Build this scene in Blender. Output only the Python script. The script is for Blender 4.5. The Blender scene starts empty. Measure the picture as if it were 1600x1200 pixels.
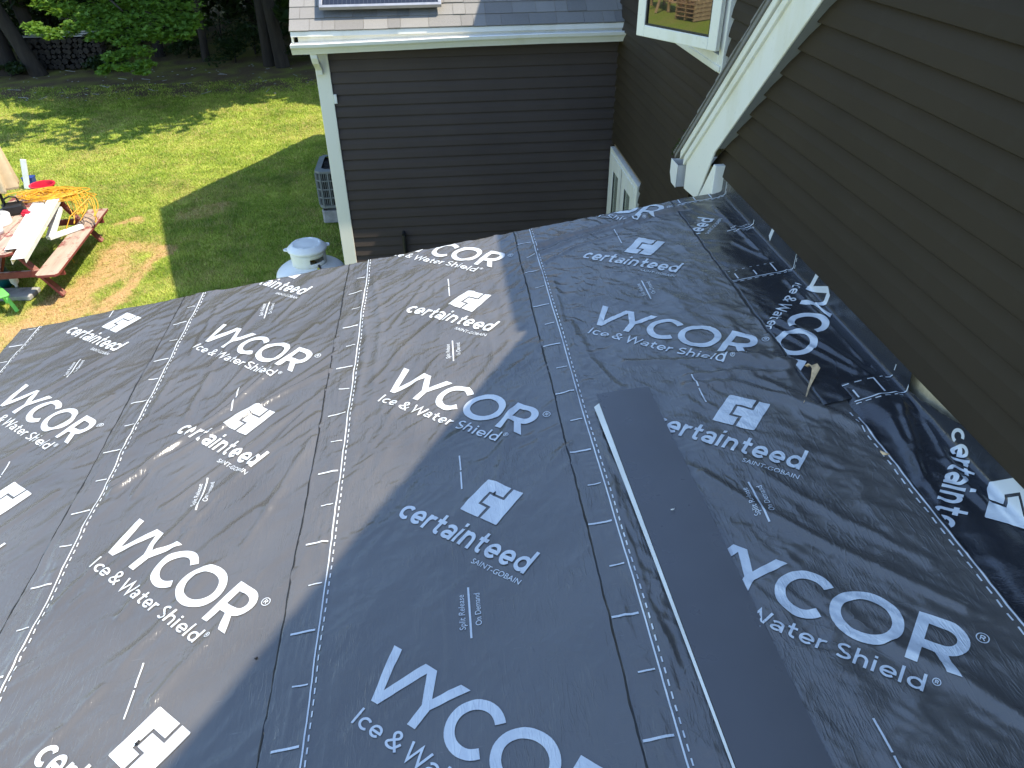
import bpy, bmesh, math, random
import numpy as np
from mathutils import Vector, Matrix

random.seed(7)
rng = np.random.default_rng(7)
SC = bpy.context.scene
COL = SC.collection
PI = math.pi
G = -5.05                      # ground level; the camera is the origin

# ------------------------------------------------------------------ camera
cd = bpy.data.cameras.new('camera')
cam = bpy.data.objects.new('camera', cd)
COL.objects.link(cam)
cd.sensor_width = 36.0
cd.lens = 26.171
cd.clip_start = 0.05
cd.clip_end = 2000.0
CR = Vector((0.9950667, -0.0987022, -0.0100027))
CU = Vector((0.0646043, 0.5681705, 0.8203710))
CW = Vector((0.0752892, 0.8169701, -0.5717442))
cam.matrix_world = Matrix(((CR.x, CU.x, -CW.x, 0), (CR.y, CU.y, -CW.y, 0), (CR.z, CU.z, -CW.z, 0), (0, 0, 0, 1)))
SC.camera = cam

# ------------------------------------------------------------------ light
SUN = Vector((0.530, -0.125, 1.0)).normalized()
w = bpy.data.worlds.new("World")
SC.world = w
w.use_nodes = True
nt = w.node_tree
bg = nt.nodes['Background']
sky = nt.nodes.new('ShaderNodeTexSky')
sky.sky_type = 'NISHITA'
sky.sun_disc = False
sky.sun_elevation = math.asin(SUN.z)
sky.sun_rotation = math.atan2(SUN.x, SUN.y)
sky.altitude = 50
sky.air_density = 1.0
sky.dust_density = 0.3
sky.ozone_density = 1.0
nt.links.new(sky.outputs[0], bg.inputs[0])
bg.inputs[1].default_value = 0.15
sd = bpy.data.lights.new('sun', 'SUN')
sd.energy = 2.7
sd.angle = math.radians(0.55)
sd.color = (1.0, 0.90, 0.74)
sun = bpy.data.objects.new('sun', sd)
COL.objects.link(sun)
sun.rotation_euler = SUN.to_track_quat('Z', 'Y').to_euler()
SC.view_settings.view_transform = 'Standard'
SC.view_settings.look = 'None'
SC.view_settings.gamma = 1.0
SC.view_settings.use_curve_mapping = False
SC.view_settings.exposure = 1.58

# ------------------------------------------------------------------ numpy noise
def _hash(ix, iy, seed):
    h = (ix.astype(np.int64) * 374761393 + iy.astype(np.int64) * 668265263 + seed * 974711) & 0xFFFFFFFF
    h = ((h ^ (h >> 13)) * 1274126177) & 0xFFFFFFFF
    h = (h ^ (h >> 16)) & 0xFFFFFFFF
    return h.astype(np.float64) / 4294967295.0
def perlin(x, y, seed=0):
    x = np.asarray(x, float); y = np.asarray(y, float)
    x0 = np.floor(x); y0 = np.floor(y)
    fx = x - x0; fy = y - y0
    ux = fx * fx * fx * (fx * (fx * 6 - 15) + 10); uy = fy * fy * fy * (fy * (fy * 6 - 15) + 10)
    def gr(ix, iy, dx, dy):
        a = _hash(ix, iy, seed) * 2 * PI
        return np.cos(a) * dx + np.sin(a) * dy
    n00 = gr(x0, y0, fx, fy); n10 = gr(x0 + 1, y0, fx - 1, fy)
    n01 = gr(x0, y0 + 1, fx, fy - 1); n11 = gr(x0 + 1, y0 + 1, fx - 1, fy - 1)
    return ((n00 * (1 - ux) + n10 * ux) * (1 - uy) + (n01 * (1 - ux) + n11 * ux) * uy) * 1.5
def fbm(x, y, seed=0, octv=3):
    s = 0; a = 1.0; f = 1.0
    for i in range(octv):
        s = s + a * perlin(x * f, y * f, seed + i * 17); a *= 0.5; f *= 2.0
    return s
def ridge(x, y, ang, wa, wl, seed, sharp=3.4):
    """long narrow folds running along direction ang (degrees): wa = spacing, wl = length"""
    c, s = math.cos(math.radians(ang)), math.sin(math.radians(ang))
    l = x * c + y * s; a = -x * s + y * c
    a = a + 0.25 * wa * perlin(l / wl * 1.7, a / wa * 0.35, seed + 5)
    n = perlin(l / wl, a / wa, seed)
    return np.exp(-(n * sharp) ** 2 * 0.5) * np.clip(perlin(l / wl * 0.8 + 9, a / wa * 0.5, seed + 3) * 1.6 + 0.35, 0, 1)
def sstep(a, b, x):
    t = np.clip((np.asarray(x, float) - a) / (b - a), 0, 1)
    return t * t * (3 - 2 * t)

# ------------------------------------------------------------------ helpers
def tag(o, label=None, cat=None, group=None, kind=None):
    if label: o['label'] = label
    if cat: o['category'] = cat
    if group: o['group'] = group
    if kind: o['kind'] = kind
    return o
def empty(name, loc=(0, 0, 0), rz=0.0, **k):
    o = bpy.data.objects.new(name, None)
    o.empty_display_size = 0.1
    COL.objects.link(o)
    o.location = loc
    o.rotation_euler = (0, 0, rz)
    return tag(o, **k)
def link(name, me, mat=None, parent=None):
    o = bpy.data.objects.new(name, me)
    COL.objects.link(o)
    if mat is not None and not me.materials:
        me.materials.append(mat)
    if parent is not None:
        o.parent = parent          # part vertices are given in the parent's own frame
    return o
def smooth(me, on=True):
    me.polygons.foreach_set('use_smooth', [on] * len(me.polygons))

class MB:
    """collects simple shapes into one mesh"""
    def __init__(self): self.v = []; self.f = []
    def add(self, v, f):
        n = len(self.v); self.v += [tuple(p) for p in v]; self.f += [tuple(i + n for i in q) for q in f]; return self
    def box(self, x0, x1, y0, y1, z0, z1):
        return self.add([(x0, y0, z0), (x1, y0, z0), (x1, y1, z0), (x0, y1, z0), (x0, y0, z1), (x1, y0, z1), (x1, y1, z1), (x0, y1, z1)],
                        [(0, 3, 2, 1), (4, 5, 6, 7), (0, 1, 5, 4), (1, 2, 6, 5), (2, 3, 7, 6), (3, 0, 4, 7)])
    def prism(self, poly, axis, a, b):
        """poly: 2D points; axis 0: (y,z) extruded along x, 1: (x,z) along y, 2: (x,y) along z"""
        n = len(poly)
        mk = {0: lambda p, t: (t, p[0], p[1]), 1: lambda p, t: (p[0], t, p[1]), 2: lambda p, t: (p[0], p[1], t)}[axis]
        v = [mk(p, a) for p in poly] + [mk(p, b) for p in poly]
        f = [tuple(range(n))[::-1], tuple(range(n, 2 * n))] + [(i, (i + 1) % n, n + (i + 1) % n, n + i) for i in range(n)]
        return self.add(v, f)
    def obox(self, c, ax, ay, az):
        """box from a centre and three half-axis vectors"""
        c, ax, ay, az = Vector(c), Vector(ax), Vector(ay), Vector(az)
        v = [c + sx * ax + sy * ay + sz * az for sz in (-1, 1) for sx, sy in ((-1, -1), (1, -1), (1, 1), (-1, 1))]
        return self.add(v, [(0, 3, 2, 1), (4, 5, 6, 7), (0, 1, 5, 4), (1, 2, 6, 5), (2, 3, 7, 6), (3, 0, 4, 7)])
    def bar(self, p, q, w, h, up=(0, 0, 1)):
        p, q = Vector(p), Vector(q); d = (q - p)
        s = d.cross(Vector(up)).normalized(); u = s.cross(d).normalized()
        return self.obox((p + q) / 2, d / 2, s * w / 2, u * h / 2)
    def tube(self, pts, rad, n=8, cap=True):
        pts = [Vector(p) for p in pts]
        rad = [float(q) for q in rad] if hasattr(rad, '__len__') else [rad] * len(pts)
        b = len(self.v); ref = Vector((0.13, 0.31, 0.94))
        for i, p in enumerate(pts):
            d = (pts[min(i + 1, len(pts) - 1)] - pts[max(i - 1, 0)]).normalized()
            s = d.cross(ref)
            if s.length < 1e-4: s = d.cross(Vector((1, 0, 0)))
            s.normalize(); u = s.cross(d)
            for k in range(n):
                a = 2 * PI * k / n
                self.v.append(tuple(p + rad[i] * (math.cos(a) * s + math.sin(a) * u)))
        for i in range(len(pts) - 1):
            for k in range(n):
                k2 = (k + 1) % n
                self.f.append((b + i * n + k, b + i * n + k2, b + (i + 1) * n + k2, b + (i + 1) * n + k))
        if cap:
            self.f.append(tuple(b + k for k in range(n))[::-1])
            self.f.append(tuple(b + (len(pts) - 1) * n + k for k in range(n)))
        return self
    def lathe(self, prof, n=24, c=(0, 0)):
        b = len(self.v)
        for r, z in prof:
            for k in range(n):
                a = 2 * PI * k / n
                self.v.append((c[0] + r * math.cos(a), c[1] + r * math.sin(a), z))
        for i in range(len(prof) - 1):
            for k in range(n):
                k2 = (k + 1) % n
                self.f.append((b + i * n + k, b + i * n + k2, b + (i + 1) * n + k2, b + (i + 1) * n + k))
        return self
    def mesh(self, name, sm=False):
        me = bpy.data.meshes.new(name)
        me.from_pydata(self.v, [], self.f)
        bm = bmesh.new(); bm.from_mesh(me)
        bmesh.ops.recalc_face_normals(bm, faces=bm.faces)
        bm.to_mesh(me); bm.free()
        if sm: smooth(me)
        return me
    def build(self, name, mat, parent=None, bevel=0.0, sm=False):
        me = self.mesh(name, sm)
        o = link(name, me, mat, parent)
        if bevel > 0:
            m = o.modifiers.new('bevel', 'BEVEL'); m.width = bevel; m.segments = 2; m.limit_method = 'ANGLE'; m.angle_limit = math.radians(40)
        return o

def np_mesh(name, verts, faces, sm=True, uv=None, attr=None):
    """verts (n,3), faces (m,k) with constant k"""
    verts = np.asarray(verts, np.float32); faces = np.asarray(faces, np.int32)
    me = bpy.data.meshes.new(name)
    n, (m, k) = len(verts), faces.shape
    me.vertices.add(n); me.vertices.foreach_set('co', verts.ravel())
    me.loops.add(m * k); me.loops.foreach_set('vertex_index', faces.ravel())
    me.polygons.add(m)
    me.polygons.foreach_set('loop_start', np.arange(0, m * k, k, dtype=np.int32))
    me.polygons.foreach_set('use_smooth', np.full(m, sm))
    if uv is not None:
        l = me.uv_layers.new(name='UVMap')
        l.data.foreach_set('uv', np.asarray(uv, np.float32)[faces.ravel()].ravel())
    if attr:
        for an, val in attr.items():
            a = me.attributes.new(an, 'FLOAT', 'POINT'); a.data.foreach_set('value', np.asarray(val, np.float32))
    me.update(calc_edges=True); me.validate()
    return me

# ------------------------------------------------------------------ materials
def new_mat(name):
    m = bpy.data.materials.new(name); m.use_nodes = True
    t = m.node_tree; t.nodes.clear()
    out = t.nodes.new('ShaderNodeOutputMaterial'); b = t.nodes.new('ShaderNodeBsdfPrincipled')
    t.links.new(b.outputs[0], out.inputs[0])
    return m, t, b, out
def node(t, kind, **k):
    n = t.nodes.new(kind)
    for a, v in k.items(): setattr(n, a, v)
    return n
def coords(t, kind='Object', scale=(1, 1, 1), rot=(0, 0, 0)):
    if kind == 'World':
        g = node(t, 'ShaderNodeNewGeometry'); src = g.outputs['Position']
    else:
        g = node(t, 'ShaderNodeTexCoord'); src = g.outputs[kind]
    mp = node(t, 'ShaderNodeMapping'); mp.inputs['Scale'].default_value = scale; mp.inputs['Rotation'].default_value = rot
    t.links.new(src, mp.inputs[0]); return mp.outputs[0]
def noise(t, vec, scale, detail=4, rough=0.55, dist=0.0):
    n = node(t, 'ShaderNodeTexNoise'); n.inputs['Scale'].default_value = scale; n.inputs['Detail'].default_value = detail
    n.inputs['Roughness'].default_value = rough; n.inputs['Distortion'].default_value = dist
    t.links.new(vec, n.inputs['Vector']); return n.outputs['Fac']
def ramp(t, fac, stops):
    r = node(t, 'ShaderNodeValToRGB'); e = r.color_ramp.elements
    while len(e) < len(stops): e.new(0.5)
    for i, (p, c) in enumerate(stops):
        e[i].position = p; e[i].color = (*c, 1) if len(c) == 3 else c
    t.links.new(fac, r.inputs[0]); return r.outputs[0]
def mapr(t, fac, a, b, c, d):
    n = node(t, 'ShaderNodeMapRange')
    for i, v in enumerate((a, b, c, d)): n.inputs[i + 1].default_value = v
    t.links.new(fac, n.inputs[0]); return n.outputs[0]
def mixc(t, fac, a, b, blend='MIX'):
    n = node(t, 'ShaderNodeMix', data_type='RGBA', blend_type=blend)
    for s, v in ((n.inputs[0], fac), (n.inputs[6], a), (n.inputs[7], b)):
        if hasattr(v, 'is_linked'): t.links.new(v, s)
        else: s.default_value = v if not isinstance(v, tuple) or len(v) == 4 else (*v, 1)
    return n.outputs[2]
def math_(t, op, a, b):
    n = node(t, 'ShaderNodeMath', operation=op)
    for s, v in ((n.inputs[0], a), (n.inputs[1], b)):
        if hasattr(v, 'is_linked'): t.links.new(v, s)
        else: s.default_value = v
    return n.outputs[0]
def bump(t, b, h, strength, dist, prev=None):
    n = node(t, 'ShaderNodeBump'); n.inputs['Strength'].default_value = strength; n.inputs['Distance'].default_value = dist
    t.links.new(h, n.inputs['Height'])
    if prev is not None: t.links.new(prev, n.inputs['Normal'])
    t.links.new(n.outputs[0], b.inputs['Normal']); return n.outputs[0]
def simple(name, col, rough=0.5, metal=0.0, var=0.12, nscale=6.0, bscale=60.0, bstr=0.15, spec=0.5, coord='Object'):
    m, t, b, _ = new_mat(name)
    v = coords(t, coord)
    n = noise(t, v, nscale, 5)
    c = ramp(t, n, [(0.3, tuple(x * (1 - var) for x in col)), (0.7, tuple(min(1, x * (1 + var)) for x in col))])
    t.links.new(c, b.inputs['Base Color'])
    t.links.new(mapr(t, noise(t, v, nscale * 3, 3), 0.3, 0.7, rough * 0.85, min(1, rough * 1.15)), b.inputs['Roughness'])
    b.inputs['Metallic'].default_value = metal; b.inputs['Specular IOR Level'].default_value = spec
    if bstr > 0: bump(t, b, noise(t, v, bscale, 3), bstr, 0.002)
    return m

def film(name, col_a, col_b, rough, spec, coat=0.4):
    """plastic film of the underlayment: UV in metres along the sheet"""
    m, t, b, _ = new_mat(name)
    uv = coords(t, 'UV')
    n1 = noise(t, uv, 2.2, 4); n2 = noise(t, uv, 90, 3)
    c = ramp(t, n1, [(0.3, col_a), (0.7, col_b)])
    # fine scuffs
    sc = noise(t, coords(t, 'UV', (14, 160, 1), (0, 0, 0.6)), 1.0, 4, 0.6)
    c = mixc(t, mapr(t, sc, 0.66, 0.78, 0.0, 0.35), c, tuple(min(1, x * 1.9 + 0.02) for x in col_b))
    t.links.new(c, b.inputs['Base Color'])
    t.links.new(mapr(t, n2, 0.3, 0.7, rough * 0.85, rough * 1.2), b.inputs['Roughness'])
    b.inputs['Specular IOR Level'].default_value = spec
    b.inputs['Coat Weight'].default_value = coat; b.inputs['Coat Roughness'].default_value = 0.2
    # crinkles: short ones every way, streaky ones along the roll and a woven emboss
    d = noise(t, uv, 3.0, 2)
    cr1 = noise(t, uv, 26, 5, 0.62, 0.8)
    vor = node(t, 'ShaderNodeTexVoronoi', feature='DISTANCE_TO_EDGE'); vor.inputs['Scale'].default_value = 9.0
    vw = node(t, 'ShaderNodeVectorMath', operation='ADD')
    nn = node(t, 'ShaderNodeTexNoise'); nn.inputs['Scale'].default_value = 7.0; nn.inputs['Detail'].default_value = 3
    t.links.new(uv, nn.inputs['Vector'])
    sc2 = node(t, 'ShaderNodeVectorMath', operation='SCALE'); sc2.inputs['Scale'].default_value = 0.35
    t.links.new(nn.outputs['Color'], sc2.inputs[0])
    t.links.new(uv, vw.inputs[0]); t.links.new(sc2.outputs[0], vw.inputs[1]); t.links.new(vw.outputs[0], vor.inputs['Vector'])
    crack = mapr(t, vor.outputs['Distance'], 0.0, 0.05, 1.0, 0.0)
    crack = math_(t, 'MULTIPLY', crack, mapr(t, noise(t, uv, 2.7, 2), 0.45, 0.62, 0.0, 1.0))
    st = noise(t, coords(t, 'UV', (70, 6, 1)), 1.0, 4, 0.6, 0.6)
    weave = noise(t, coords(t, 'UV', (700, 160, 1), (0, 0, 0.5)), 1.0, 2)
    def streak(scale, rot, lo, hi, wid, mscale):
        n_ = noise(t, coords(t, 'UV', scale, (0, 0, rot)), 1.0, 2, 0.5, 0.4)
        ln = mapr(t, math_(t, 'ABSOLUTE', math_(t, 'SUBTRACT', n_, 0.5), 0.0), 0.0, wid, 1.0, 0.0)
        return math_(t, 'MULTIPLY', ln, mapr(t, noise(t, uv, mscale, 2), lo, hi, 0.0, 1.0))
    s1 = streak((22, 1.6, 1), 0.0, 0.50, 0.62, 0.022, 2.3)       # emboss lines along the roll
    s2 = streak((42, 9, 1), 0.75, 0.46, 0.62, 0.06, 3.6)        # short diagonal ripples
    s3 = streak((95, 16, 1), -0.95, 0.48, 0.60, 0.07, 4.3)      # fine hatch ripples
    b1 = bump(t, b, cr1, 0.22, 0.006)
    b2 = bump(t, b, st, 0.12, 0.004, b1)
    b3 = bump(t, b, crack, 0.22, 0.0025, b2)
    b4 = bump(t, b, s1, 0.26, 0.0018, b3)
    b5 = bump(t, b, s2, 0.32, 0.0022, b4)
    b6 = bump(t, b, s3, 0.42, 0.0014, b5)
    bump(t, b, weave, 0.22, 0.0012, b6)
    return m

M = {}
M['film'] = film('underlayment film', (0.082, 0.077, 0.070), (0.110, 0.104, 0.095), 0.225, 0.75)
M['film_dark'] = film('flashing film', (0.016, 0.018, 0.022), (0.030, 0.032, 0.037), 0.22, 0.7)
M['print'] = film('white print', (0.58, 0.615, 0.63), (0.66, 0.69, 0.70), 0.36, 0.5, 0.0)
M['butyl'] = simple('black butyl edge', (0.006, 0.006, 0.007), 0.6)

def siding_mat(name, col):
    m, t, b, _ = new_mat(name)
    oi = node(t, 'ShaderNodeObjectInfo')
    v = coords(t, 'World', (1, 1, 1))
    g = noise(t, coords(t, 'World', (3, 3, 90)), 1.0, 5, 0.6, 0.4)
    f = noise(t, v, 1.3, 4)
    c = ramp(t, f, [(0.3, tuple(x * 0.86 for x in col)), (0.7, tuple(x * 1.14 for x in col))])
    c = mixc(t, mapr(t, oi.outputs['Random'], 0, 1, 0.0, 0.16), c, tuple(x * 1.3 for x in col))
    dust = noise(t, v, 14, 4, 0.7)
    c = mixc(t, mapr(t, dust, 0.55, 0.8, 0.0, 0.10), c, (0.08, 0.075, 0.065))
    t.links.new(c, b.inputs['Base Color'])
    b.inputs['Roughness'].default_value = 0.58
    b.inputs['Specular IOR Level'].default_value = 0.22
    bump(t, b, g, 0.10, 0.002)
    return m
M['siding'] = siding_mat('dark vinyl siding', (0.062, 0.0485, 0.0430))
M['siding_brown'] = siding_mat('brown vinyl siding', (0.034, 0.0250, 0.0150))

def white_mat(name, col=(0.80, 0.785, 0.70), stain=(0.58, 0.54, 0.33), amt=0.45, rough=0.42):
    m, t, b, _ = new_mat(name)
    v = coords(t, 'World')
    s = noise(t, coords(t, 'World', (3, 3, 0.9)), 1.4, 5, 0.6)
    c = mixc(t, mapr(t, s, 0.48, 0.72, 0.0, amt), col, stain)
    d = noise(t, v, 40, 3)
    c = mixc(t, mapr(t, d, 0.62, 0.78, 0.0, 0.25), c, (0.38, 0.37, 0.33))
    t.links.new(c, b.inputs['Base Color']); b.inputs['Roughness'].default_value = rough
    bump(t, b, noise(t, v, 9, 3), 0.08, 0.004)
    return m
M['trim'] = white_mat('white trim')
M['gutter'] = white_mat('white gutter aluminium', (0.78, 0.77, 0.72), (0.55, 0.53, 0.38), 0.4, 0.3)
M['vinyl'] = white_mat('white window vinyl', (0.81, 0.80, 0.73), (0.60, 0.56, 0.30), 0.4, 0.35)
M['soffit'] = simple('shade grey soffit', (0.26, 0.265, 0.25), 0.5)

def shingle_mat():
    m, t, b, _ = new_mat('roof shingle')
    oi = node(t, 'ShaderNodeObjectInfo'); v = coords(t, 'World')
    c = ramp(t, oi.outputs['Random'], [(0.0, (0.105, 0.101, 0.094)), (0.5, (0.160, 0.154, 0.143)), (1.0, (0.225, 0.217, 0.20))])
    gr = noise(t, v, 420, 2, 0.8)
    c = mixc(t, mapr(t, gr, 0.35, 0.7, 0.0, 0.75), c, (0.31, 0.298, 0.275), 'MIX')
    c = mixc(t, mapr(t, noise(t, v, 260, 2, 0.8), 0.55, 0.75, 0, 0.6), c, (0.06, 0.06, 0.065))
    c = mixc(t, mapr(t, noise(t, v, 5, 4), 0.4, 0.7, 0, 0.3), c, (0.20, 0.19, 0.18))
    t.links.new(c, b.inputs['Base Color']); b.inputs['Roughness'].default_value = 0.9
    bump(t, b, gr, 0.5, 0.003)
    return m
M['shingle'] = shingle_mat()
M['deck'] = simple('roof decking', (0.25, 0.19, 0.12), 0.8)
M['osb'] = simple('sheathing board', (0.52, 0.45, 0.30), 0.8, var=0.35, nscale=18)
M['coil'] = simple('charcoal coated metal', (0.092, 0.090, 0.092), 0.30, 0.0, 0.06, 3.0, 25.0, 0.02, 0.5)
M['coil_white'] = simple('white coated metal', (0.78, 0.80, 0.78), 0.35, bstr=0.02)
M['coil_back'] = simple('grey white metal back', (0.64, 0.65, 0.61), 0.35, bstr=0.02)
M['unlit_room'] = simple('window interior dark', (0.02, 0.02, 0.02), 0.6)
def glass_mat(name, tint=(0.03, 0.035, 0.03), spec=1.0):
    m, t, b, _ = new_mat(name)
    b.inputs['Base Color'].default_value = (*tint, 1); b.inputs['Roughness'].default_value = 0.02
    b.inputs['Specular IOR Level'].default_value = spec
    b.inputs['IOR'].default_value = 1.52
    b.inputs['Coat Weight'].default_value = 1.0; b.inputs['Coat IOR'].default_value = 1.9; b.inputs['Coat Roughness'].default_value = 0.01
    return m
M['pane'] = glass_mat('window glass', (0.02, 0.02, 0.018))
M['pane_pale'] = glass_mat('window glass over blind', (0.30, 0.34, 0.28))
M['alu'] = simple('aluminium frame', (0.40, 0.40, 0.40), 0.35, 0.6, bstr=0.02)
M['rubber'] = simple('black plastic', (0.012, 0.012, 0.013), 0.5)
M['tank'] = white_mat('white tank paint', (0.86, 0.86, 0.82), (0.62, 0.60, 0.44), 0.3, 0.38)
M['ac'] = simple('grey air conditioner steel', (0.20, 0.215, 0.20), 0.5)
M['concrete'] = simple('concrete', (0.33, 0.32, 0.30), 0.9, var=0.25, nscale=10)
M['brass'] = simple('brass valve', (0.40, 0.27, 0.10), 0.4, 0.9)
M['yellow_tag'] = simple('yellow paper', (0.75, 0.62, 0.06), 0.6)
M['cord'] = simple('yellow cord', (0.66, 0.34, 0.02), 0.45, bstr=0.0)
M['red'] = simple('red plastic', (0.62, 0.02, 0.05), 0.4)
M['blue'] = simple('blue plastic', (0.03, 0.06, 0.25), 0.45)
M['teal'] = simple('teal plastic', (0.005, 0.13, 0.17), 0.4)
M['lime'] = simple('lime plastic', (0.16, 0.62, 0.13), 0.4)
M['stone'] = simple('grey slab', (0.30, 0.30, 0.28), 0.9, var=0.3)
M['fabric'] = simple('tan umbrella fabric', (0.60, 0.47, 0.30), 0.85, bscale=300, bstr=0.3)
M['white_plastic'] = simple('white plastic', (0.78, 0.78, 0.76), 0.4, bstr=0.03)
M['leaf_dry'] = simple('dry leaf', (0.62, 0.44, 0.24), 0.7, var=0.35, nscale=40)
M['lumber'] = simple('raw lumber', (0.55, 0.36, 0.19), 0.8, var=0.3)

def painted_wood():
    m, t, b, _ = new_mat('weathered red wood')
    v = coords(t, 'Object', (14, 1.6, 14)); n = noise(t, v, 1.0, 6, 0.65)
    p = noise(t, coords(t, 'Object', (3, 2.2, 3)), 1.6, 5, 0.65)
    wood = ramp(t, n, [(0.3, (0.30, 0.22, 0.165)), (0.7, (0.50, 0.39, 0.30))])
    red = ramp(t, n, [(0.3, (0.16, 0.028, 0.025)), (0.7, (0.26, 0.06, 0.05))])
    up = node(t, 'ShaderNodeNewGeometry'); sx = node(t, 'ShaderNodeSeparateXYZ'); t.links.new(up.outputs['True Normal'], sx.inputs[0])
    worn = math_(t, 'MULTIPLY', mapr(t, p, 0.41, 0.48, 0.08, 1.0), mapr(t, sx.outputs['Z'], 0.4, 0.9, 0.0, 1.0))
    c = mixc(t, worn, red, wood)
    t.links.new(c, b.inputs['Base Color']); b.inputs['Roughness'].default_value = 0.75
    bump(t, b, n, 0.35, 0.004)
    return m
M['table'] = painted_wood()

def bark_mat():
    m, t, b, _ = new_mat('bark')
    v = coords(t, 'World', (9, 9, 1.6)); n = noise(t, v, 1.0, 6, 0.65)
    t.links.new(ramp(t, n, [(0.3, (0.014, 0.011, 0.009)), (0.7, (0.038, 0.031, 0.024))]), b.inputs['Base Color'])
    b.inputs['Roughness'].default_value = 0.95; bump(t, b, n, 0.7, 0.03)
    return m
M['bark'] = bark_mat()

def leaf_mat(name, a, bcol, tr):
    m, t, b, out = new_mat(name)
    v = coords(t, 'World'); n = noise(t, v, 2.2, 4, 0.7)
    c = ramp(t, n, [(0.32, a), (0.68, bcol)])
    t.links.new(c, b.inputs['Base Color']); b.inputs['Roughness'].default_value = 0.5; b.inputs['Specular IOR Level'].default_value = 0.35
    tn = node(t, 'ShaderNodeBsdfTranslucent')
    t.links.new(mixc(t, 0.6, c, (0.22, 0.36, 0.02)), tn.inputs[0])
    mx = node(t, 'ShaderNodeMixShader'); mx.inputs[0].default_value = tr
    t.links.new(b.outputs[0], mx.inputs[1]); t.links.new(tn.outputs[0], mx.inputs[2]); t.links.new(mx.outputs[0], out.inputs[0])
    return m
M['maple'] = leaf_mat('maple leaves', (0.075, 0.165, 0.026), (0.150, 0.275, 0.040), 0.44)
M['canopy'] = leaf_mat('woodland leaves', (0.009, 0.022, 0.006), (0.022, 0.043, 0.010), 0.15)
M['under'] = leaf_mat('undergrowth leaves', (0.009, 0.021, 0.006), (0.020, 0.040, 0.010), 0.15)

def ground_mat():
    m, t, b, _ = new_mat('lawn soil')
    v = coords(t, 'World')
    n = noise(t, v, 1.1, 5, 0.6); f = noise(t, v, 34, 5, 0.7)
    green = ramp(t, f, [(0.25, (0.12, 0.17, 0.018)), (0.5, (0.22, 0.30, 0.03)), (0.75, (0.36, 0.41, 0.06))])
    green = mixc(t, mapr(t, n, 0.35, 0.7, 0.0, 0.5), green, (0.30, 0.28, 0.07))
    dry = ramp(t, f, [(0.25, (0.34, 0.21, 0.085)), (0.75, (0.60, 0.40, 0.19))])
    dirt = ramp(t, f, [(0.25, (0.085, 0.060, 0.036)), (0.75, (0.20, 0.15, 0.09))])
    a1 = node(t, 'ShaderNodeAttribute', attribute_name='dry'); a2 = node(t, 'ShaderNodeAttribute', attribute_name='dirt')
    c = mixc(t, a1.outputs['Fac'], green, dry); c = mixc(t, a2.outputs['Fac'], c, dirt)
    t.links.new(c, b.inputs['Base Color']); b.inputs['Roughness'].default_value = 0.95; b.inputs['Specular IOR Level'].default_value = 0.1
    bump(t, b, f, 0.8, 0.03)
    return m
M['ground'] = ground_mat()
def grass_mat():
    m, t, b, out = new_mat('grass blades')
    a1 = node(t, 'ShaderNodeAttribute', attribute_name='dry'); a2 = node(t, 'ShaderNodeAttribute', attribute_name='tone')
    g = ramp(t, a2.outputs['Fac'], [(0.0, (0.16, 0.25, 0.035)), (0.5, (0.34, 0.44, 0.06)), (1.0, (0.60, 0.66, 0.13))])
    c = mixc(t, a1.outputs['Fac'], g, (0.66, 0.46, 0.22))
    t.links.new(c, b.inputs['Base Color']); b.inputs['Roughness'].default_value = 0.6; b.inputs['Specular IOR Level'].default_value = 0.25
    tn = node(t, 'ShaderNodeBsdfTranslucent'); t.links.new(c, tn.inputs[0])
    mx = node(t, 'ShaderNodeMixShader'); mx.inputs[0].default_value = 0.35
    t.links.new(b.outputs[0], mx.inputs[1]); t.links.new(tn.outputs[0], mx.inputs[2]); t.links.new(mx.outputs[0], out.inputs[0])
    return m
M['grass'] = grass_mat()
def pv_mat():
    m, t, b, _ = new_mat('solar cells')
    v = coords(t, 'Object')
    s = node(t, 'ShaderNodeSeparateXYZ'); t.links.new(v, s.inputs[0])
    fx = math_(t, 'FRACT', math_(t, 'MULTIPLY', s.outputs['X'], 1 / 0.04), 0.0)
    ln = math_(t, 'LESS_THAN', fx, 0.10)
    c = mixc(t, ln, (0.012, 0.012, 0.016), (0.045, 0.046, 0.052))
    t.links.new(c, b.inputs['Base Color']); b.inputs['Roughness'].default_value = 0.12
    b.inputs['Coat Weight'].default_value = 0.6
    return m
M['pv'] = pv_mat()

# ------------------------------------------------------------------ ground
def capsule(x, y, pts, r):
    d = np.full(np.shape(x), 1e9)
    for (ax, ay), (bx, by) in zip(pts[:-1], pts[1:]):
        t = np.clip(((x - ax) * (bx - ax) + (y - ay) * (by - ay)) / ((bx - ax) ** 2 + (by - ay) ** 2 + 1e-9), 0, 1)
        d = np.minimum(d, np.hypot(x - ax - t * (bx - ax), y - ay - t * (by - ay)) / r)
    return 1 - sstep(0.55, 1.25, d)
WORN = [([(-4.55, 11.75), (-4.72, 10.96), (-4.77, 10.22), (-4.85, 9.4), (-5.0, 8.8)], 0.17, 0.95), ([(-5.30, 11.9), (-5.05, 11.85), (-4.62, 11.75)], 0.20, 0.7),
        ([(-5.62, 12.88), (-5.42, 13.05)], 0.14, 0.9), ([(-5.3, 11.6), (-5.15, 11.0), (-5.4, 10.4), (-5.7, 9.5), (-5.9, 8.8)], 0.30, 0.85),
        ([(-5.15, 9.85), (-5.37, 9.4), (-5.5, 8.9)], 0.22, 0.9), ([(-5.0, 10.9), (-5.2, 10.5), (-5.35, 9.9)], 0.14, 0.8),
        ([(-5.6, 9.4), (-6.2, 9.0), (-7.2, 8.8)], 0.5, 0.7), ([(-4.1, 13.5), (-4.5, 13.1)], 0.3, 0.4)]
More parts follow.
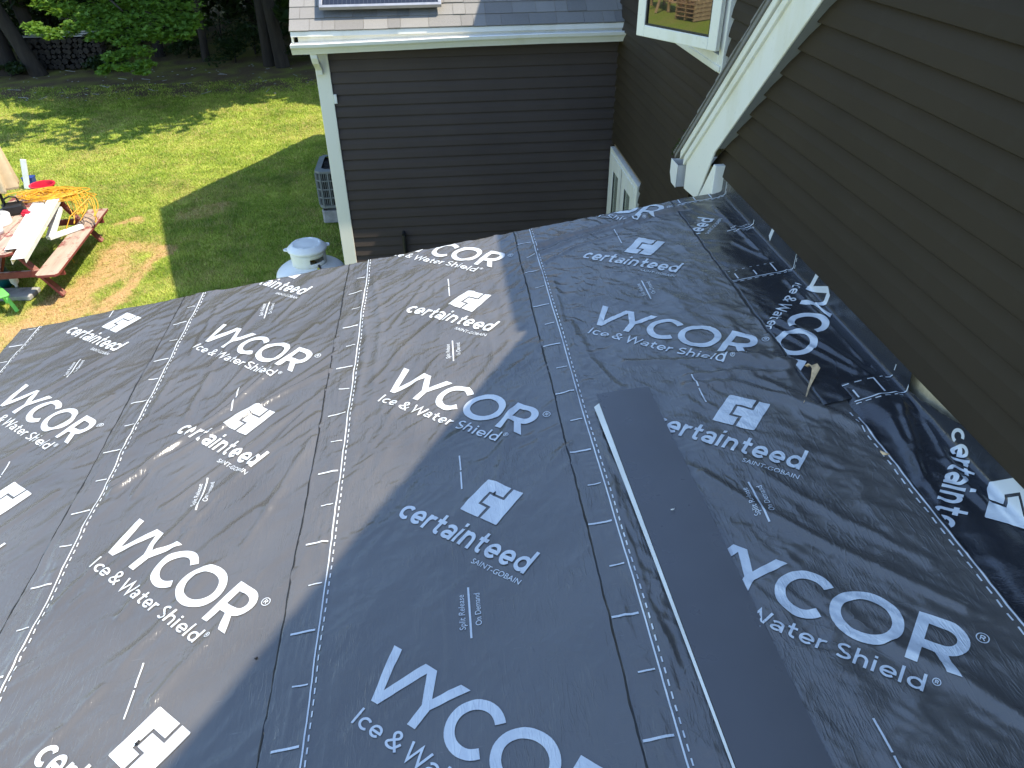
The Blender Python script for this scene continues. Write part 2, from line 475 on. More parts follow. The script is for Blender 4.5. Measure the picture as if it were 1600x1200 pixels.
def dry_at(x, y):
    d = np.zeros(np.shape(x))
    wob = 0.10 * fbm(x * 3, y * 3, 41)
    for pts, r, a in WORN:
        d = np.maximum(d, a * capsule(x + wob, y - wob, pts, r))
    d = d * np.clip(0.95 + 0.6 * fbm(x * 7, y * 7, 44), 0, 1.2)
    return np.clip(d + np.clip(0.16 * fbm(x * 0.8, y * 0.8, 43) + 0.05 + 0.15 * fbm(x * 4, y * 4, 47), 0, 0.5), 0, 1)
def dirt_at(x, y):
    edge = 21.6 + 0.35 * fbm(x * 0.7, y * 0.7, 51) + 0.02 * (x + 8)
    return sstep(edge, edge + 1.0, y) * np.clip(0.8 + 0.5 * fbm(x * 1.5, y * 1.5, 52), 0.3, 1)
gx = np.unique(np.round(np.concatenate([np.linspace(-900, -60, 8), np.linspace(-60, -17, 12), np.arange(-17, -1, 0.085), np.linspace(-1, 60, 14), np.linspace(60, 900, 8)]), 3))
gy = np.unique(np.round(np.concatenate([np.linspace(-900, -40, 8), np.linspace(-40, 7, 16), np.arange(7, 27, 0.11), np.linspace(27, 70, 24), np.linspace(70, 900, 8)]), 3))
GX, GY = np.meshgrid(gx, gy)
hz = 0.03 * fbm(GX * 0.35, GY * 0.35, 61) * (np.abs(GX) < 60)
gv = np.stack([GX, GY, G + hz - 0.02], -1).reshape(-1, 3)
nx, ny = len(gx), len(gy)
ii = (np.arange(ny - 1)[:, None] * nx + np.arange(nx - 1)[None, :]).ravel()
ground = link('ground', np_mesh('ground', gv, np.stack([ii, ii + 1, ii + nx + 1, ii + nx], -1), True,
              attr={'dry': dry_at(GX, GY).ravel(), 'dirt': dirt_at(GX, GY).ravel()}), M['ground'])
tag(ground, kind='structure')

# grass blades, numpy built
def grass_patch(n, x0, x1, y0, y1, keep):
    x = rng.uniform(x0, x1, n); y = rng.uniform(y0, y1, n)
    k = keep(x, y); x, y = x[k], y[k]
    dry = dry_at(x, y); dirt = dirt_at(x, y)
    k = rng.uniform(0, 1, len(x)) > np.clip(dry * 0.62 + dirt * 0.9, 0, 0.97); x, y, dry = x[k], y[k], dry[k]
    n = len(x)
    a = rng.uniform(0, 2 * PI, n); lean = rng.uniform(0.5, 1.5, n)
    dist = np.hypot(x, y)
    L = rng.uniform(0.018, 0.045, n) * (1 + 0.35 * fbm(x * 1.7, y * 1.7, 71)) * (1 - 0.45 * dry)
    wd = 0.0045 * np.clip(dist / 9, 0.9, 2.2)
    z = G - 0.02 + 0.03 * fbm(x * 0.35, y * 0.35, 61)
    dx, dy = np.cos(a), np.sin(a)
    b0 = np.stack([x - dy * wd, y + dx * wd, z], -1); b1 = np.stack([x + dy * wd, y - dx * wd, z], -1)
    tp = np.stack([x + dx * L * lean, y + dy * L * lean, z + L], -1)
    v = np.stack([b0, b1, tp], 1).reshape(-1, 3)
    tone = np.clip(0.48 + 0.32 * fbm(x * 0.9, y * 0.9, 73) + 0.25 * fbm(x * 3.1, y * 3.1, 75) + rng.normal(0, 0.20, n), 0, 1)
    dd = np.clip(dry * 1.1 + rng.normal(0, 0.15, n) * (dry > 0.05), 0, 1) + (rng.uniform(0, 1, n) < 0.07) * 0.6
    return v, np.repeat(tone, 3), np.repeat(np.clip(dd, 0, 1), 3)
def inlawn(x, y):
    return (x > -1.12 * y * 0.62 - 2.2) & (x < -1.22) & ~((x > -1.16) & (y > 7.9))
P1 = grass_patch(330000, -9.5, -1.2, 7.5, 15, inlawn)
P2 = grass_patch(230000, -15, -1.5, 15, 23.5, inlawn)
P3 = grass_patch(150000, -9.5, -2.1, -3, 7.5, lambda x, y: x < -2.08)
gv = np.concatenate([P1[0], P2[0], P3[0]])
gme = np_mesh('grass', gv, np.arange(len(gv)).reshape(-1, 3), False, attr={'tone': np.concatenate([P1[1], P2[1], P3[1]]), 'dry': np.concatenate([P1[2], P2[2], P3[2]])})
tag(link('grass', gme, M['grass']), label='short green lawn grass with dry yellow patches', cat='grass', kind='stuff')

# ------------------------------------------------------------------ siding helper
EXP = 0.1109
def board(name, parent, mat, p0, p1, z0, out, e=EXP, top_end=None, share={}):
    """one clapboard from p0 to p1 (x,y), outward normal out, lower edge z0; top_end: shorter end point of the upper edge"""
    p0, p1, out = Vector((*p0, 0)), Vector((*p1, 0)), Vector((*out, 0))
    t1 = Vector((*top_end, 0)) if top_end else p1
    prof = [(-0.006, 0.0), (0.0270, 0.0), (0.0300, 0.003), (0.0295, 0.010), (0.0225, e * 0.50), (0.0120, e * 0.82), (0.0015, e + 0.012), (-0.006, e + 0.012)]
    v = []
    for k, (d, h) in enumerate(prof):
        v.append(p0 + out * d + Vector((0, 0, z0 + h)))
    for k, (d, h) in enumerate(prof):
        q = p1 + (t1 - p1) * (h / e)
        v.append(q + out * d + Vector((0, 0, z0 + h)))
    n = len(prof)
    f = [tuple(range(n))[::-1], tuple(range(n, 2 * n))] + [(i, (i + 1) % n, n + (i + 1) % n, n + i) for i in range(n)]
    mb = MB(); mb.add(v, f)
    return mb.build(name, mat, parent)

# ------------------------------------------------------------------ house wing (far wall facing us)
WY = 8.04; WX0 = -1.13; WX1 = 1.885
wing = empty('house_wing', label='low dark sided house wing with white gutter and grey shingle roof beyond the membrane roof', cat='house wing')
MB().box(WX0 + 0.02, WX1, WY + 0.004, WY + 0.1, G, -1.30).build('wall', M['deck'], wing)
z = -1.676 + 2 * EXP
k = 0
while z > G + 0.1:
    board('siding_board', wing, M['siding'], (WX0 + 0.06, WY), (WX1 - 0.012, WY), z, (0, -1)); z -= EXP; k += 1
MB().prism([(WY, G), (17.2, G), (17.2, -2.13), (12.62, 1.98), (WY, -1.30)], 0, WX0 + 0.0, WX0 + 0.08).build('gable_wall', M['siding'], wing)
# corner board: two boards
MB().box(-1.185, -1.045, WY - 0.042, WY - 0.004, G, -1.44).box(-1.185, -1.160, WY - 0.002, WY + 0.12, G, -1.44).build('corner_board', M['trim'], wing, 0.004)
MB().box(WX1 - 0.020, WX1 - 0.008, WY - 0.036, WY - 0.004, G, -1.35).build('inside_corner_post', M['siding'], wing)
# eave: fascia, drip edge, gutter
S_W = 0.80
MB().box(-1.285, 1.90, 7.872, 7.892, -1.44, -1.295).build('fascia', M['trim'], wing, 0.002)
MB().box(-1.285, 1.90, 7.895, 8.03, -1.44, -1.42).build('soffit', M['soffit'], wing)
MB().prism([(7.845, -1.318), (7.871, -1.318), (7.871, -1.262), (7.852, -1.276)], 0, -1.345, 1.915).build('drip_edge', M['gutter'], wing)
gp = [(7.868, -1.365), (7.868, -1.462), (7.800, -1.462), (7.790, -1.440), (7.776, -1.415), (7.758, -1.395), (7.754, -1.368), (7.766, -1.362),
      (7.768, -1.370), (7.766, -1.390), (7.782, -1.410), (7.796, -1.436), (7.805, -1.455), (7.862, -1.455), (7.862, -1.365)]
mb = MB()
NX = 14
xs = np.linspace(-1.345, 1.90, NX)
dz = lambda x: 0.005 * math.sin(x * 1.9 + 0.5) + 0.001 * math.sin(x * 7)
for i, x in enumerate(xs):
    mb.v += [(x, p[0], p[1] + dz(x) + 0.010 * (x + 1.34)) for p in gp]
n = len(gp)
for i in range(NX - 1):
    for j in range(n):
        a, b = i * n + j, i * n + (j + 1) % n
        mb.f.append((a, b, b + n, a + n))
gut = mb.build('gutter', M['gutter'], wing)
for x, nm in ((-1.346, 'gutter_end_cap'), (1.899, 'gutter_end_cap')):
    d = dz(x) + 0.010 * (x + 1.34)
    MB().prism([(7.868, -1.365 + d), (7.868, -1.463 + d), (7.800, -1.463 + d), (7.776, -1.416 + d), (7.753, -1.396 + d), (7.753, -1.366 + d)], 0, x - 0.004, x + 0.004).build(nm, M['gutter'], gut)
# downspout elbow from the gutter back to the corner board
mb = MB()
pth = [(-1.155, 7.832, -1.45), (-1.152, 7.835, -1.50), (-1.148, 7.86, -1.545), (-1.145, 7.925, -1.59), (-1.143, 7.965, -1.63), (-1.142, 7.975, -1.685)]
for p, q in zip(pth[:-1], pth[1:]): pass
hw = [(0.030, 0.022)] * len(pth)
for i, p in enumerate(pth):
    a = pth[max(i - 1, 0)]; c = pth[min(i + 1, len(pth) - 1)]
    d = Vector((0, c[1] - a[1], c[2] - a[2])).normalized(); nrm = Vector((0, -d.z, d.y))
    for sx, sn in ((-1, -1), (1, -1), (1, 1), (-1, 1)):
        mb.v.append(tuple(Vector(p) + Vector((sx * 0.033, 0, 0)) + nrm * sn * 0.024))
for i in range(len(pth) - 1):
    for j in range(4):
        a, b = i * 4 + j, i * 4 + (j + 1) % 4
        mb.f.append((a, b, b + 4, a + 4))
mb.f += [(3, 2, 1, 0), tuple(len(pth) * 4 - 4 + j for j in range(4))]
mb.build('downspout_elbow', M['gutter'], wing, 0.006)
MB().box(-1.042, -1.012, WY - 0.056, WY - 0.030, -1.975, -1.885).build('junction_box', M['white_plastic'], wing, 0.004)
MB().tube([(-0.475, WY - 0.060, -3.43), (-0.475, WY - 0.060, G)], 0.022, 8).tube([(-0.475, WY - 0.060, -3.43), (-0.475, WY + 0.01, -3.40)], 0.022, 8).build('vent_pipe', M['rubber'], wing)
# roof: two decks plus shingles
E0 = Vector((0, 7.86, -1.262)); RG = Vector((0, 12.62, 2.14)); BK = Vector((0, 17.45, -2.20))
fs = (RG - E0).normalized(); fn = Vector((0, -fs.z, fs.y))
def wroof(x, s, h):      # x across, s up the slope from the eave, h above the deck
    p = E0 + fs * s + fn * h; return (x, p.y, p.z)
slope_len = (RG - E0).length
mb = MB(); mb.add([wroof(-1.34, 0, 0), wroof(1.93, 0, 0), wroof(1.93, slope_len, 0), wroof(-1.34, slope_len, 0),
                   wroof(-1.34, 0.012, -0.02), wroof(1.93, 0.012, -0.02), wroof(1.93, slope_len, -0.02), wroof(-1.34, slope_len, -0.02)],
                  [(0, 1, 2, 3), (7, 6, 5, 4), (0, 4, 5, 1), (1, 5, 6, 2), (2, 6, 7, 3), (3, 7, 4, 0)])
roofdeck = mb.build('roof', M['deck'], wing)
SE = 0.148
row = 0
s = -0.016
NROW = 9
while s < slope_len:
    if row < NROW:
        x = -1.352 - (row * 0.13) % 0.17
        while x < 1.93:
            wtab = random.choice((0.12, 0.15, 0.19, 0.23, 0.27, 0.31))
            x0 = max(x, -1.352); x1 = min(x + wtab - 0.003, 1.925)
            if x1 - x0 > 0.03:
                th = random.choice((0.004, 0.004, 0.008))
                base = 0.003 if row else 0.003
                ds = random.uniform(-0.003, 0.003)
                q = MB(); q.add([wroof(x0, s + ds, base + 0.004 + th), wroof(x1, s + ds, base + 0.004 + th), wroof(x1, s + SE + 0.02, base), wroof(x0, s + SE + 0.02, base),
                                 wroof(x0, s + ds, base - 0.002), wroof(x1, s + ds, base - 0.002)],
                                [(0, 1, 2, 3), (4, 5, 1, 0), (5, 2, 1), (4, 0, 3)])
                q.build('shingle', M['shingle'], roofdeck)
            x += wtab
    row += 1; s += SE
mb = MB()
for r in range(NROW, row):
    s = -0.016 + r * SE
    mb.add([wroof(-1.352, s, 0.010), wroof(1.925, s, 0.010), wroof(1.925, s + SE + 0.02, 0.003), wroof(-1.352, s + SE + 0.02, 0.003), wroof(-1.352, s, 0.001), wroof(1.925, s, 0.001)],
           [(0, 1, 2, 3), (4, 5, 1, 0)])
tag(mb.build('shingle_course', M['shingle'], roofdeck), kind='stuff')
MB().prism([(RG.y, RG.z), (BK.y, BK.z), (BK.y, BK.z - 0.12), (RG.y, RG.z - 0.12)], 0, -1.352, 1.925).build('rear_roof', M['shingle'], wing)
for a, b in ((E0, RG), (RG, BK)):
    MB().prism([(a.y, a.z - 0.02), (b.y, b.z - 0.02), (b.y, b.z - 0.16), (a.y, a.z - 0.16)], 0, -1.345, -1.325).build('rake_board', M['trim'], wing)

# solar panel
pan = empty('solar_panel', label='dark blue solar panel with silver frame on the wing roof', cat='solar panel')
H0 = 0.072; H1 = 0.108; s0 = 0.160
PW0, PW1, PL = -1.055, 0.098, 1.75
def pbox(x0, x1, sa, sb, h0, h1, nm, mat, bev=0):
    mb = MB(); mb.add([wroof(x0, sa, h0), wroof(x1, sa, h0), wroof(x1, sb, h0), wroof(x0, sb, h0), wroof(x0, sa, h1), wroof(x1, sa, h1), wroof(x1, sb, h1), wroof(x0, sb, h1)],
                      [(0, 3, 2, 1), (4, 5, 6, 7), (0, 1, 5, 4), (1, 2, 6, 5), (2, 3, 7, 6), (3, 0, 4, 7)])
    return mb.build(nm, mat, pan, bev)
pbox(PW0, PW1, s0, s0 + 0.03, H0, H1, 'frame_rail', M['alu'], 0.002)
pbox(PW0, PW1, s0 + PL - 0.03, s0 + PL, H0, H1, 'frame_rail', M['alu'], 0.002)
pbox(PW0, PW0 + 0.03, s0 + 0.031, s0 + PL - 0.031, H0, H1, 'frame_rail', M['alu'], 0.002)
pbox(PW1 - 0.03, PW1, s0 + 0.031, s0 + PL - 0.031, H0, H1, 'frame_rail', M['alu'], 0.002)
pbox(PW0 + 0.031, PW1 - 0.031, s0 + 0.031, s0 + PL - 0.031, H0 + 0.02, H1 - 0.006, 'cell_sheet', M['pv'])
for x in (-0.8, -0.15):
    pbox(x, x + 0.04, s0 + 0.3, s0 + 1.6, 0.006, H0 - 0.001, 'mount_rail', M['alu'])

# ------------------------------------------------------------------ main house (setback wall with windows)
HX = 1.885
house = empty('main_house', label='tall brown sided main house wall with open casement window behind the white rake', cat='house')
YA, YB = 4.02, 8.028
UW = (4.955, 6.45, -1.13, 0.18)      # upper window: y0,y1,z0,z1
LW = (6.735, 7.965, -3.75, -2.515)
mb = MB()
mb.box(HX, HX + 0.1, YA, 17.2, G, -3.76).box(HX, HX + 0.1, YA, LW[0], -3.759, -2.51).box(HX, HX + 0.1, LW[1], 17.2, -3.759, -2.51).box(HX, HX + 0.1, YA, 17.2, -2.509, -1.135)
mb.box(HX, HX + 0.1, YA, UW[0], -1.134, 0.185).box(HX, HX + 0.1, UW[1], 17.2, -1.134, 0.185).box(HX, HX + 0.1, YA, 17.2, 0.186, 1.0)
mb.build('wall', M['deck'], house)
z = -1.676 + 25 * EXP
while z > G + 0.1:
    segs = [(YA, YB)]
    if z > -1.20: segs = [(YA, 13.0)] if z < -0.3 else [(YA, 17.0)]
    if z > -1.25: segs = [(YA, YB if z < -1.1 else 15.0)]
    out = []
    for a, b in segs:
        cut = None
        if z + EXP > UW[2] + 0.02 and z < UW[3] - 0.02: cut = (UW[0] - 0.005, UW[1] + 0.005)
        if z + EXP > LW[2] + 0.02 and z < LW[3] - 0.02: cut = (LW[0] - 0.005, LW[1] + 0.005)
        if cut:
            if cut[0] - a > 0.03: out.append((a, cut[0]))
            if b - cut[1] > 0.03: out.append((cut[1], b))
        else: out.append((a, b))
    for a, b in out:
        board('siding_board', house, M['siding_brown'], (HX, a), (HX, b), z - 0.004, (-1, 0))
    z -= EXP
# eave and roof of the main house (parallel to the strips)
MB().prism([(1.62, 1.02), (4.8, 3.2), (8.0, 1.02), (8.0, 0.86), (4.8, 3.04), (1.62, 0.86)], 1, 2.2, 17.2).build('roof', M['shingle'], house)
MB().box(1.60, 1.618, 2.2, 17.2, 0.86, 1.035).build('fascia', M['trim'], house)
MB().box(1.63, 1.88, 4.05, 17.2, 0.97, 0.985).build('soffit', M['soffit'], house)
MB().box(HX + 0.2, 8.0, 1.0, 17.0, G, 0.95).build('inner_wall', M['deck'], house)

def window(y0, y1, z0, z1, open_sash=False):
    wn = MB()
    fo = 0.045; x0 = HX - fo
    fw = 0.085
    wn.box(x0, HX + 0.03, y0, y0 + fw, z0, z1).box(x0, HX + 0.03, y1 - fw, y1, z0, z1)
    wn.box(x0, HX + 0.03, y0 + fw, y1 - fw, z1 - fw, z1).box(x0 - 0.004, HX + 0.03, y0 + fw, y1 - fw, z0, z0 + fw + 0.02)
    wo = wn.build('window', M['vinyl'], house, 0.004)
    MB().box(x0 - 0.012, x0 - 0.001, y0 + fw * 0.2, y1 - fw * 0.2, z0 + fw * 0.15, z0 + fw * 0.55).build('window_sill', M['vinyl'], wo, 0.003)
    if open_sash: MB().box(HX + 0.10, HX + 0.16, y0 + 0.02, y1 - 0.02, z0 + 0.02, z1 - 0.02).build('dark_room', M['unlit_room'], wo)  # dark slab whose colour stands for the unlit room behind
    else: MB().box(HX + 0.031, HX + 0.045, y0 + 0.02, y1 - 0.02, z0 + 0.02, z1 - 0.02).build('white_blind', M['vinyl'], wo)
    cw_ = 0.075 if open_sash else 0.15
    ym = (y0 + y1) / 2
    def sash(mat4, nm, wd, ht, c=0.075, t=0.038):
        # local frame: a along the sash from its hinge, n outward, z up
        def T(a, d, zz): return mat4 @ Vector((a, d, zz))
        def lb(a0, a1, d0, d1, za, zb, mb):
            mb.add([T(a0, d0, za), T(a1, d0, za), T(a1, d1, za), T(a0, d1, za), T(a0, d0, zb), T(a1, d0, zb), T(a1, d1, zb), T(a0, d1, zb)],
                   [(0, 3, 2, 1), (4, 5, 6, 7), (0, 1, 5, 4), (1, 2, 6, 5), (2, 3, 7, 6), (3, 0, 4, 7)])
        mb = MB()
        lb(0, c, 0, t, 0, ht, mb); lb(wd - c, wd, 0, t, 0, ht, mb); lb(c, wd - c, 0, t, 0, c, mb); lb(c, wd - c, 0, t, ht - c, ht, mb)
        mb.build(nm, M['vinyl'], wo, 0.005)
        mb = MB(); lb(c - 0.004, wd - c + 0.004, t * 0.42, t * 0.55, c - 0.004, ht - c + 0.004, mb); mb.build('pane', M['pane'] if open_sash else M['pane_pale'], wo)
        mb = MB()
        lb(c, c + 0.010, t * 0.6, t * 0.8, c, ht - c, mb); lb(wd - c - 0.010, wd - c, t * 0.6, t * 0.8, c, ht - c, mb)
        lb(c + 0.01, wd - c - 0.01, t * 0.6, t * 0.8, c, c + 0.010, mb); mb.build('glazing_gasket', M['rubber'], wo)
    ht = z1 - z0 - 2 * fw + 0.03; wd = (y1 - y0) / 2 - fw + 0.03
    zb = z0 + fw + 0.01
    if open_sash:
        ang = math.radians(30)
        d = Vector((-math.sin(ang), math.cos(ang), 0)); nn = Vector((-math.cos(ang), -math.sin(ang), 0))
        o = Vector((x0 - 0.012, y0 + 0.045, z0 + 0.135))
        m4 = Matrix(((d.x, nn.x, 0, o.x), (d.y, nn.y, 0, o.y), (0, 0, 1, o.z), (0, 0, 0, 1)))
        sash(m4, 'sash', 0.735, ht)
    else:
        o = Vector((x0 + 0.03, y0 + fw - 0.012, zb))
        m4 = Matrix(((0, -1, 0, o.x), (1, 0, 0, o.y), (0, 0, 1, o.z), (0, 0, 0, 1)))
        sash(m4, 'sash', wd, ht, cw_)
    o = Vector((x0 + 0.03, ym - 0.01, zb))
    m4 = Matrix(((0, -1, 0, o.x), (1, 0, 0, o.y), (0, 0, 1, o.z), (0, 0, 0, 1)))
    sash(m4, 'sash', wd, ht, cw_)
window(*UW, True)
window(*LW, False)

# ------------------------------------------------------------------ gable bay on the right
BX = 1.3925                     # siding back plane; its lips stand 16 mm proud
bay = empty('gable_bay', label='brown sided gable wall with white rake board rising beside the membrane roof', cat='gable wall')
ZR = lambda y: 2.236 - 0.97 * y     # lower edge of the rake
YR = lambda zz: (2.236 - zz) / 0.97
YRIDGE = -2.6
MB().prism([(YRIDGE - 6.6, -1.9), (3.60, -1.9), (3.60, -1.05), (YRIDGE, 2.45 - 0.97 * YRIDGE), (YRIDGE - 6.6, -1.45)], 0, BX + 0.003, BX + 0.1).build('sheathing', M['osb'], bay)
z = -1.246
while z < ZR(YRIDGE) - 0.05:
    ye = YR(z) + 0.035; yt = YR(z + EXP) + 0.035
    dr = 0.018 if z < -1.2 else 0.0
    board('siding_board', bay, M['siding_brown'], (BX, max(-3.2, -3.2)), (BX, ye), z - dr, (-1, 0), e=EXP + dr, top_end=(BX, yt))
    z += EXP
# rake: fascia, soffit edge, mouldings, roof edge
def rake_strip(nm, lo, hi, x0, x1, mat, y1, y0=YRIDGE, plumb=None, bev=0.003):
    """band between the lines ZR+lo and ZR+hi, plumb cut at y1"""
    poly = [(y0, ZR(y0) + lo), (y1, ZR(y1) + lo), (y1, ZR(y1) + hi), (y0, ZR(y0) + hi)]
    return MB().prism(poly, 0, x0, x1).build(nm, mat, bay, bev)
MB().prism([(YRIDGE, ZR(YRIDGE)), (3.50, ZR(3.50)), (3.66, -1.455), (3.88, -1.475), (3.885, ZR(3.885) + 0.205), (YRIDGE, ZR(YRIDGE) + 0.205)], 0, 1.322, 1.333).build('rake_board', M['trim'], bay, 0.004)
rake_strip('rake_underside', 0.001, 0.05, 1.3335, 1.385, M['soffit'], 3.47, bev=0)  # grey instead of white, to carry the shade under the rake
rake_strip('rake_moulding', 0.195, 0.242, 1.308, 1.350, M['trim'], 3.90)
rake_strip('rake_moulding', 0.252, 0.298, 1.298, 1.350, M['trim'], 3.935)
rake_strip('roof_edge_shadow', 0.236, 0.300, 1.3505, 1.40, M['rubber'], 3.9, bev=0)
MB().prism([(3.445, -1.60), (3.64, -1.60), (3.64, -1.440), (3.475, -1.205), (3.445, -1.205)], 0, 1.3205, 1.376).build('rake_return', M['trim'], bay, 0.003)
MB().prism([(YRIDGE, ZR(YRIDGE) + 0.30), (4.0, ZR(4.0) + 0.30), (4.0, ZR(4.0) + 0.325), (YRIDGE, ZR(YRIDGE) + 0.325),], 0, 1.290, 6.0).build('roof', M['shingle'], bay)
MB().prism([(YRIDGE, ZR(YRIDGE) + 0.30), (YRIDGE - 6.6, ZR(4.0) + 0.30), (YRIDGE - 6.6, ZR(4.0) + 0.325), (YRIDGE, ZR(YRIDGE) + 0.325),], 0, 1.290, 6.0).build('roof', M['shingle'], bay)
sm_ = MB()
s = 0.0
yy = 4.0
while yy > -1.5:                                   # the stepped courses seen along the roof edge
    l = 0.10
    zz = ZR(yy) + 0.327
    sm_.prism([(yy, zz), (yy - l * 1.15, zz + 0.97 * l * 1.15 + 0.002), (yy - l * 1.15, zz + 0.97 * l * 1.15 + 0.006), (yy + 0.004, zz + 0.012)], 0, 1.284 + random.uniform(-0.003, 0.003), 1.86)
    yy -= l
tag(sm_.build('shingle_course', M['shingle'], bay), kind='stuff')
MB().box(1.39, 1.87, 3.98, 4.0, -5.0, -1.40).build('end_wall', M['siding_brown'], bay)
# gutter end at the foot of the rake: open top box
gx0, gx1, gy0, gy1, gz0, gz1 = 1.300, 1.86, 3.965, 4.085, -1.495, -1.375
mb = MB()
mb.prism([(gy0, gz0), (gy1 - 0.04, gz0), (gy1, gz0 + 0.045), (gy1, gz1), (gy1 - 0.006, gz1), (gy1 - 0.006, gz0 + 0.047), (gy1 - 0.043, gz0 + 0.006), (gy0 + 0.006, gz0 + 0.006), (gy0 + 0.006, gz1), (gy0, gz1)], 0, gx0 + 0.005, gx1)
g2 = mb.build('gutter', M['gutter'], bay)
MB().prism([(gy0 - 0.003, gz0 - 0.003), (gy1 - 0.04, gz0 - 0.003), (gy1 + 0.003, gz0 + 0.044), (gy1 + 0.003, gz1 + 0.003), (gy0 - 0.003, gz1 + 0.003)], 0, gx0, gx0 + 0.004).build('gutter_end_cap', M['gutter'], g2, 0.001)
# moss and leaf litter caught at the roof edge
mb = MB()
for i in range(60):
    y = 4.02 - abs(random.gauss(0, 0.10)); c = Vector((1.283 + random.uniform(-0.012, 0.02), y, ZR(y) + 0.328 + random.uniform(0, 0.015)))
    r = random.uniform(0.004, 0.011); a = Vector((random.uniform(-1, 1), random.uniform(-1, 1), random.uniform(-1, 1))).normalized() * r
    b = a.cross(Vector((0.3, 0.5, 0.7))).normalized() * r * 0.7
    mb.add([c - a, c + b, c + a, c - b], [(0, 1, 2, 3)])
tag(mb.build('moss', M['under'], bay), kind='stuff')

# ------------------------------------------------------------------ low roof with underlayment
SL = 0.15233; Z0R = -1.56415; CC = math.sqrt(1 + SL * SL)
NRM = Vector((-SL, 0, 1)).normalized()
low = empty('low_roof', label='low sloped roof covered in black printed underlayment strips in the foreground', cat='roof')
def rp(u, v, h=0.0):
    u = np.asarray(u, float); v = np.asarray(v, float); h = np.asarray(h, float) + 0 * u
    return np.stack([u / CC + NRM.x * h, v, u / CC * SL + Z0R + NRM.z * h], -1)
V0, V1 = -0.7, 3.452          # near end (behind the camera) and rake edge
U0, U1 = -2.178, 1.379
def deckbox(u0, u1, v0, v1, h0, h1):
    c = [rp(u, v, h) for h in (h0, h1) for u, v in ((u0, v0), (u1, v0), (u1, v1), (u0, v1))]
    mb = MB(); mb.add([tuple(p) for p in c], [(0, 3, 2, 1), (4, 5, 6, 7), (0, 1, 5, 4), (1, 2, 6, 5), (2, 3, 7, 6), (3, 0, 4, 7)]); return mb
deckbox(U0 + 0.02, U1 - 0.03, -3.0, V1 - 0.012, -0.16, -0.012).build('roof_deck', M['deck'], low)
MB().prism([(-2.0, G), (1.36, G), (1.36, -1.54), (-2.0, -2.05)], 1, 3.24, 3.30).build('end_wall', M['siding'], low)
MB().box(-2.0, -1.94, -3.0, 3.236, G, -2.06).build('eave_wall', M['siding'], low)

EDGE_WOB = lambda v, s: 0.004 * perlin(v * 3.1, v * 0 + s, 91) + 0.002 * perlin(v * 17, v * 0 + s, 92)
CEN = {1: -1.697, 2: -0.858, 3: 0.0, 4: 0.810}
LEFT = {1: U0, 2: -1.334, 3: -0.495, 4: 0.341, 5: 1.138}
RIGHT = {1: -1.30, 2: -0.46, 3: 0.376, 4: 1.214}
def gauss_fold(u, v, pts, wid, amp):
    """soft fold along a polyline"""
    d = np.full(np.shape(u), 1e9)
    for (ax, ay), (bx, by) in zip(pts[:-1], pts[1:]):
        t = np.clip(((u - ax) * (bx - ax) + (v - ay) * (by - ay)) / ((bx - ax) ** 2 + (by - ay) ** 2), 0, 1)
        d = np.minimum(d, np.hypot(u - ax - t * (bx - ax), v - ay - t * (by - ay)))
    return amp * np.exp(-(d / wid) ** 2)
FOLD4 = [([(0.42, 3.235), (0.63, 3.283), (0.90, 3.323), (1.16, 3.345)], 0.0165, 0.0150), ([(0.40, 3.15), (0.62, 3.24), (0.98, 3.31)], 0.0140, 0.0066),
         ([(0.44, 3.06), (0.60, 3.16), (0.8, 3.2)], 0.0112, 0.0038), ([(0.95, 2.085), (1.05, 2.03), (1.13, 1.985)], 0.0308, 0.0123), ([(0.62, 2.17), (0.86, 2.10), (1.10, 2.04)], 0.0140, 0.0047),
         ([(0.80, 2.02), (0.95, 1.99), (1.10, 1.93)], 0.0140, 0.0066), ([(0.78, 1.97), (0.93, 1.93), (1.06, 1.80), (1.13, 1.70)], 0.0168, 0.0076),
         ([(0.98, 1.96), (1.08, 1.82), (1.19, 1.62)], 0.0168, 0.0066), ([(0.70, 1.55), (0.82, 1.35), (0.98, 1.15), (1.12, 0.98)], 0.0168, 0.0057),
         ([(0.86, 1.5), (1.0, 1.28), (1.12, 1.12)], 0.0140, 0.0038), ([(0.93, 0.92), (1.02, 0.82), (1.09, 0.70)], 0.0196, 0.0076),
         ([(0.56, 2.02), (0.50, 2.22), (0.47, 2.5)], 0.0168, 0.0047), ([(0.47, 2.2), (0.44, 2.5), (0.46, 2.9)], 0.0140, 0.0038)]
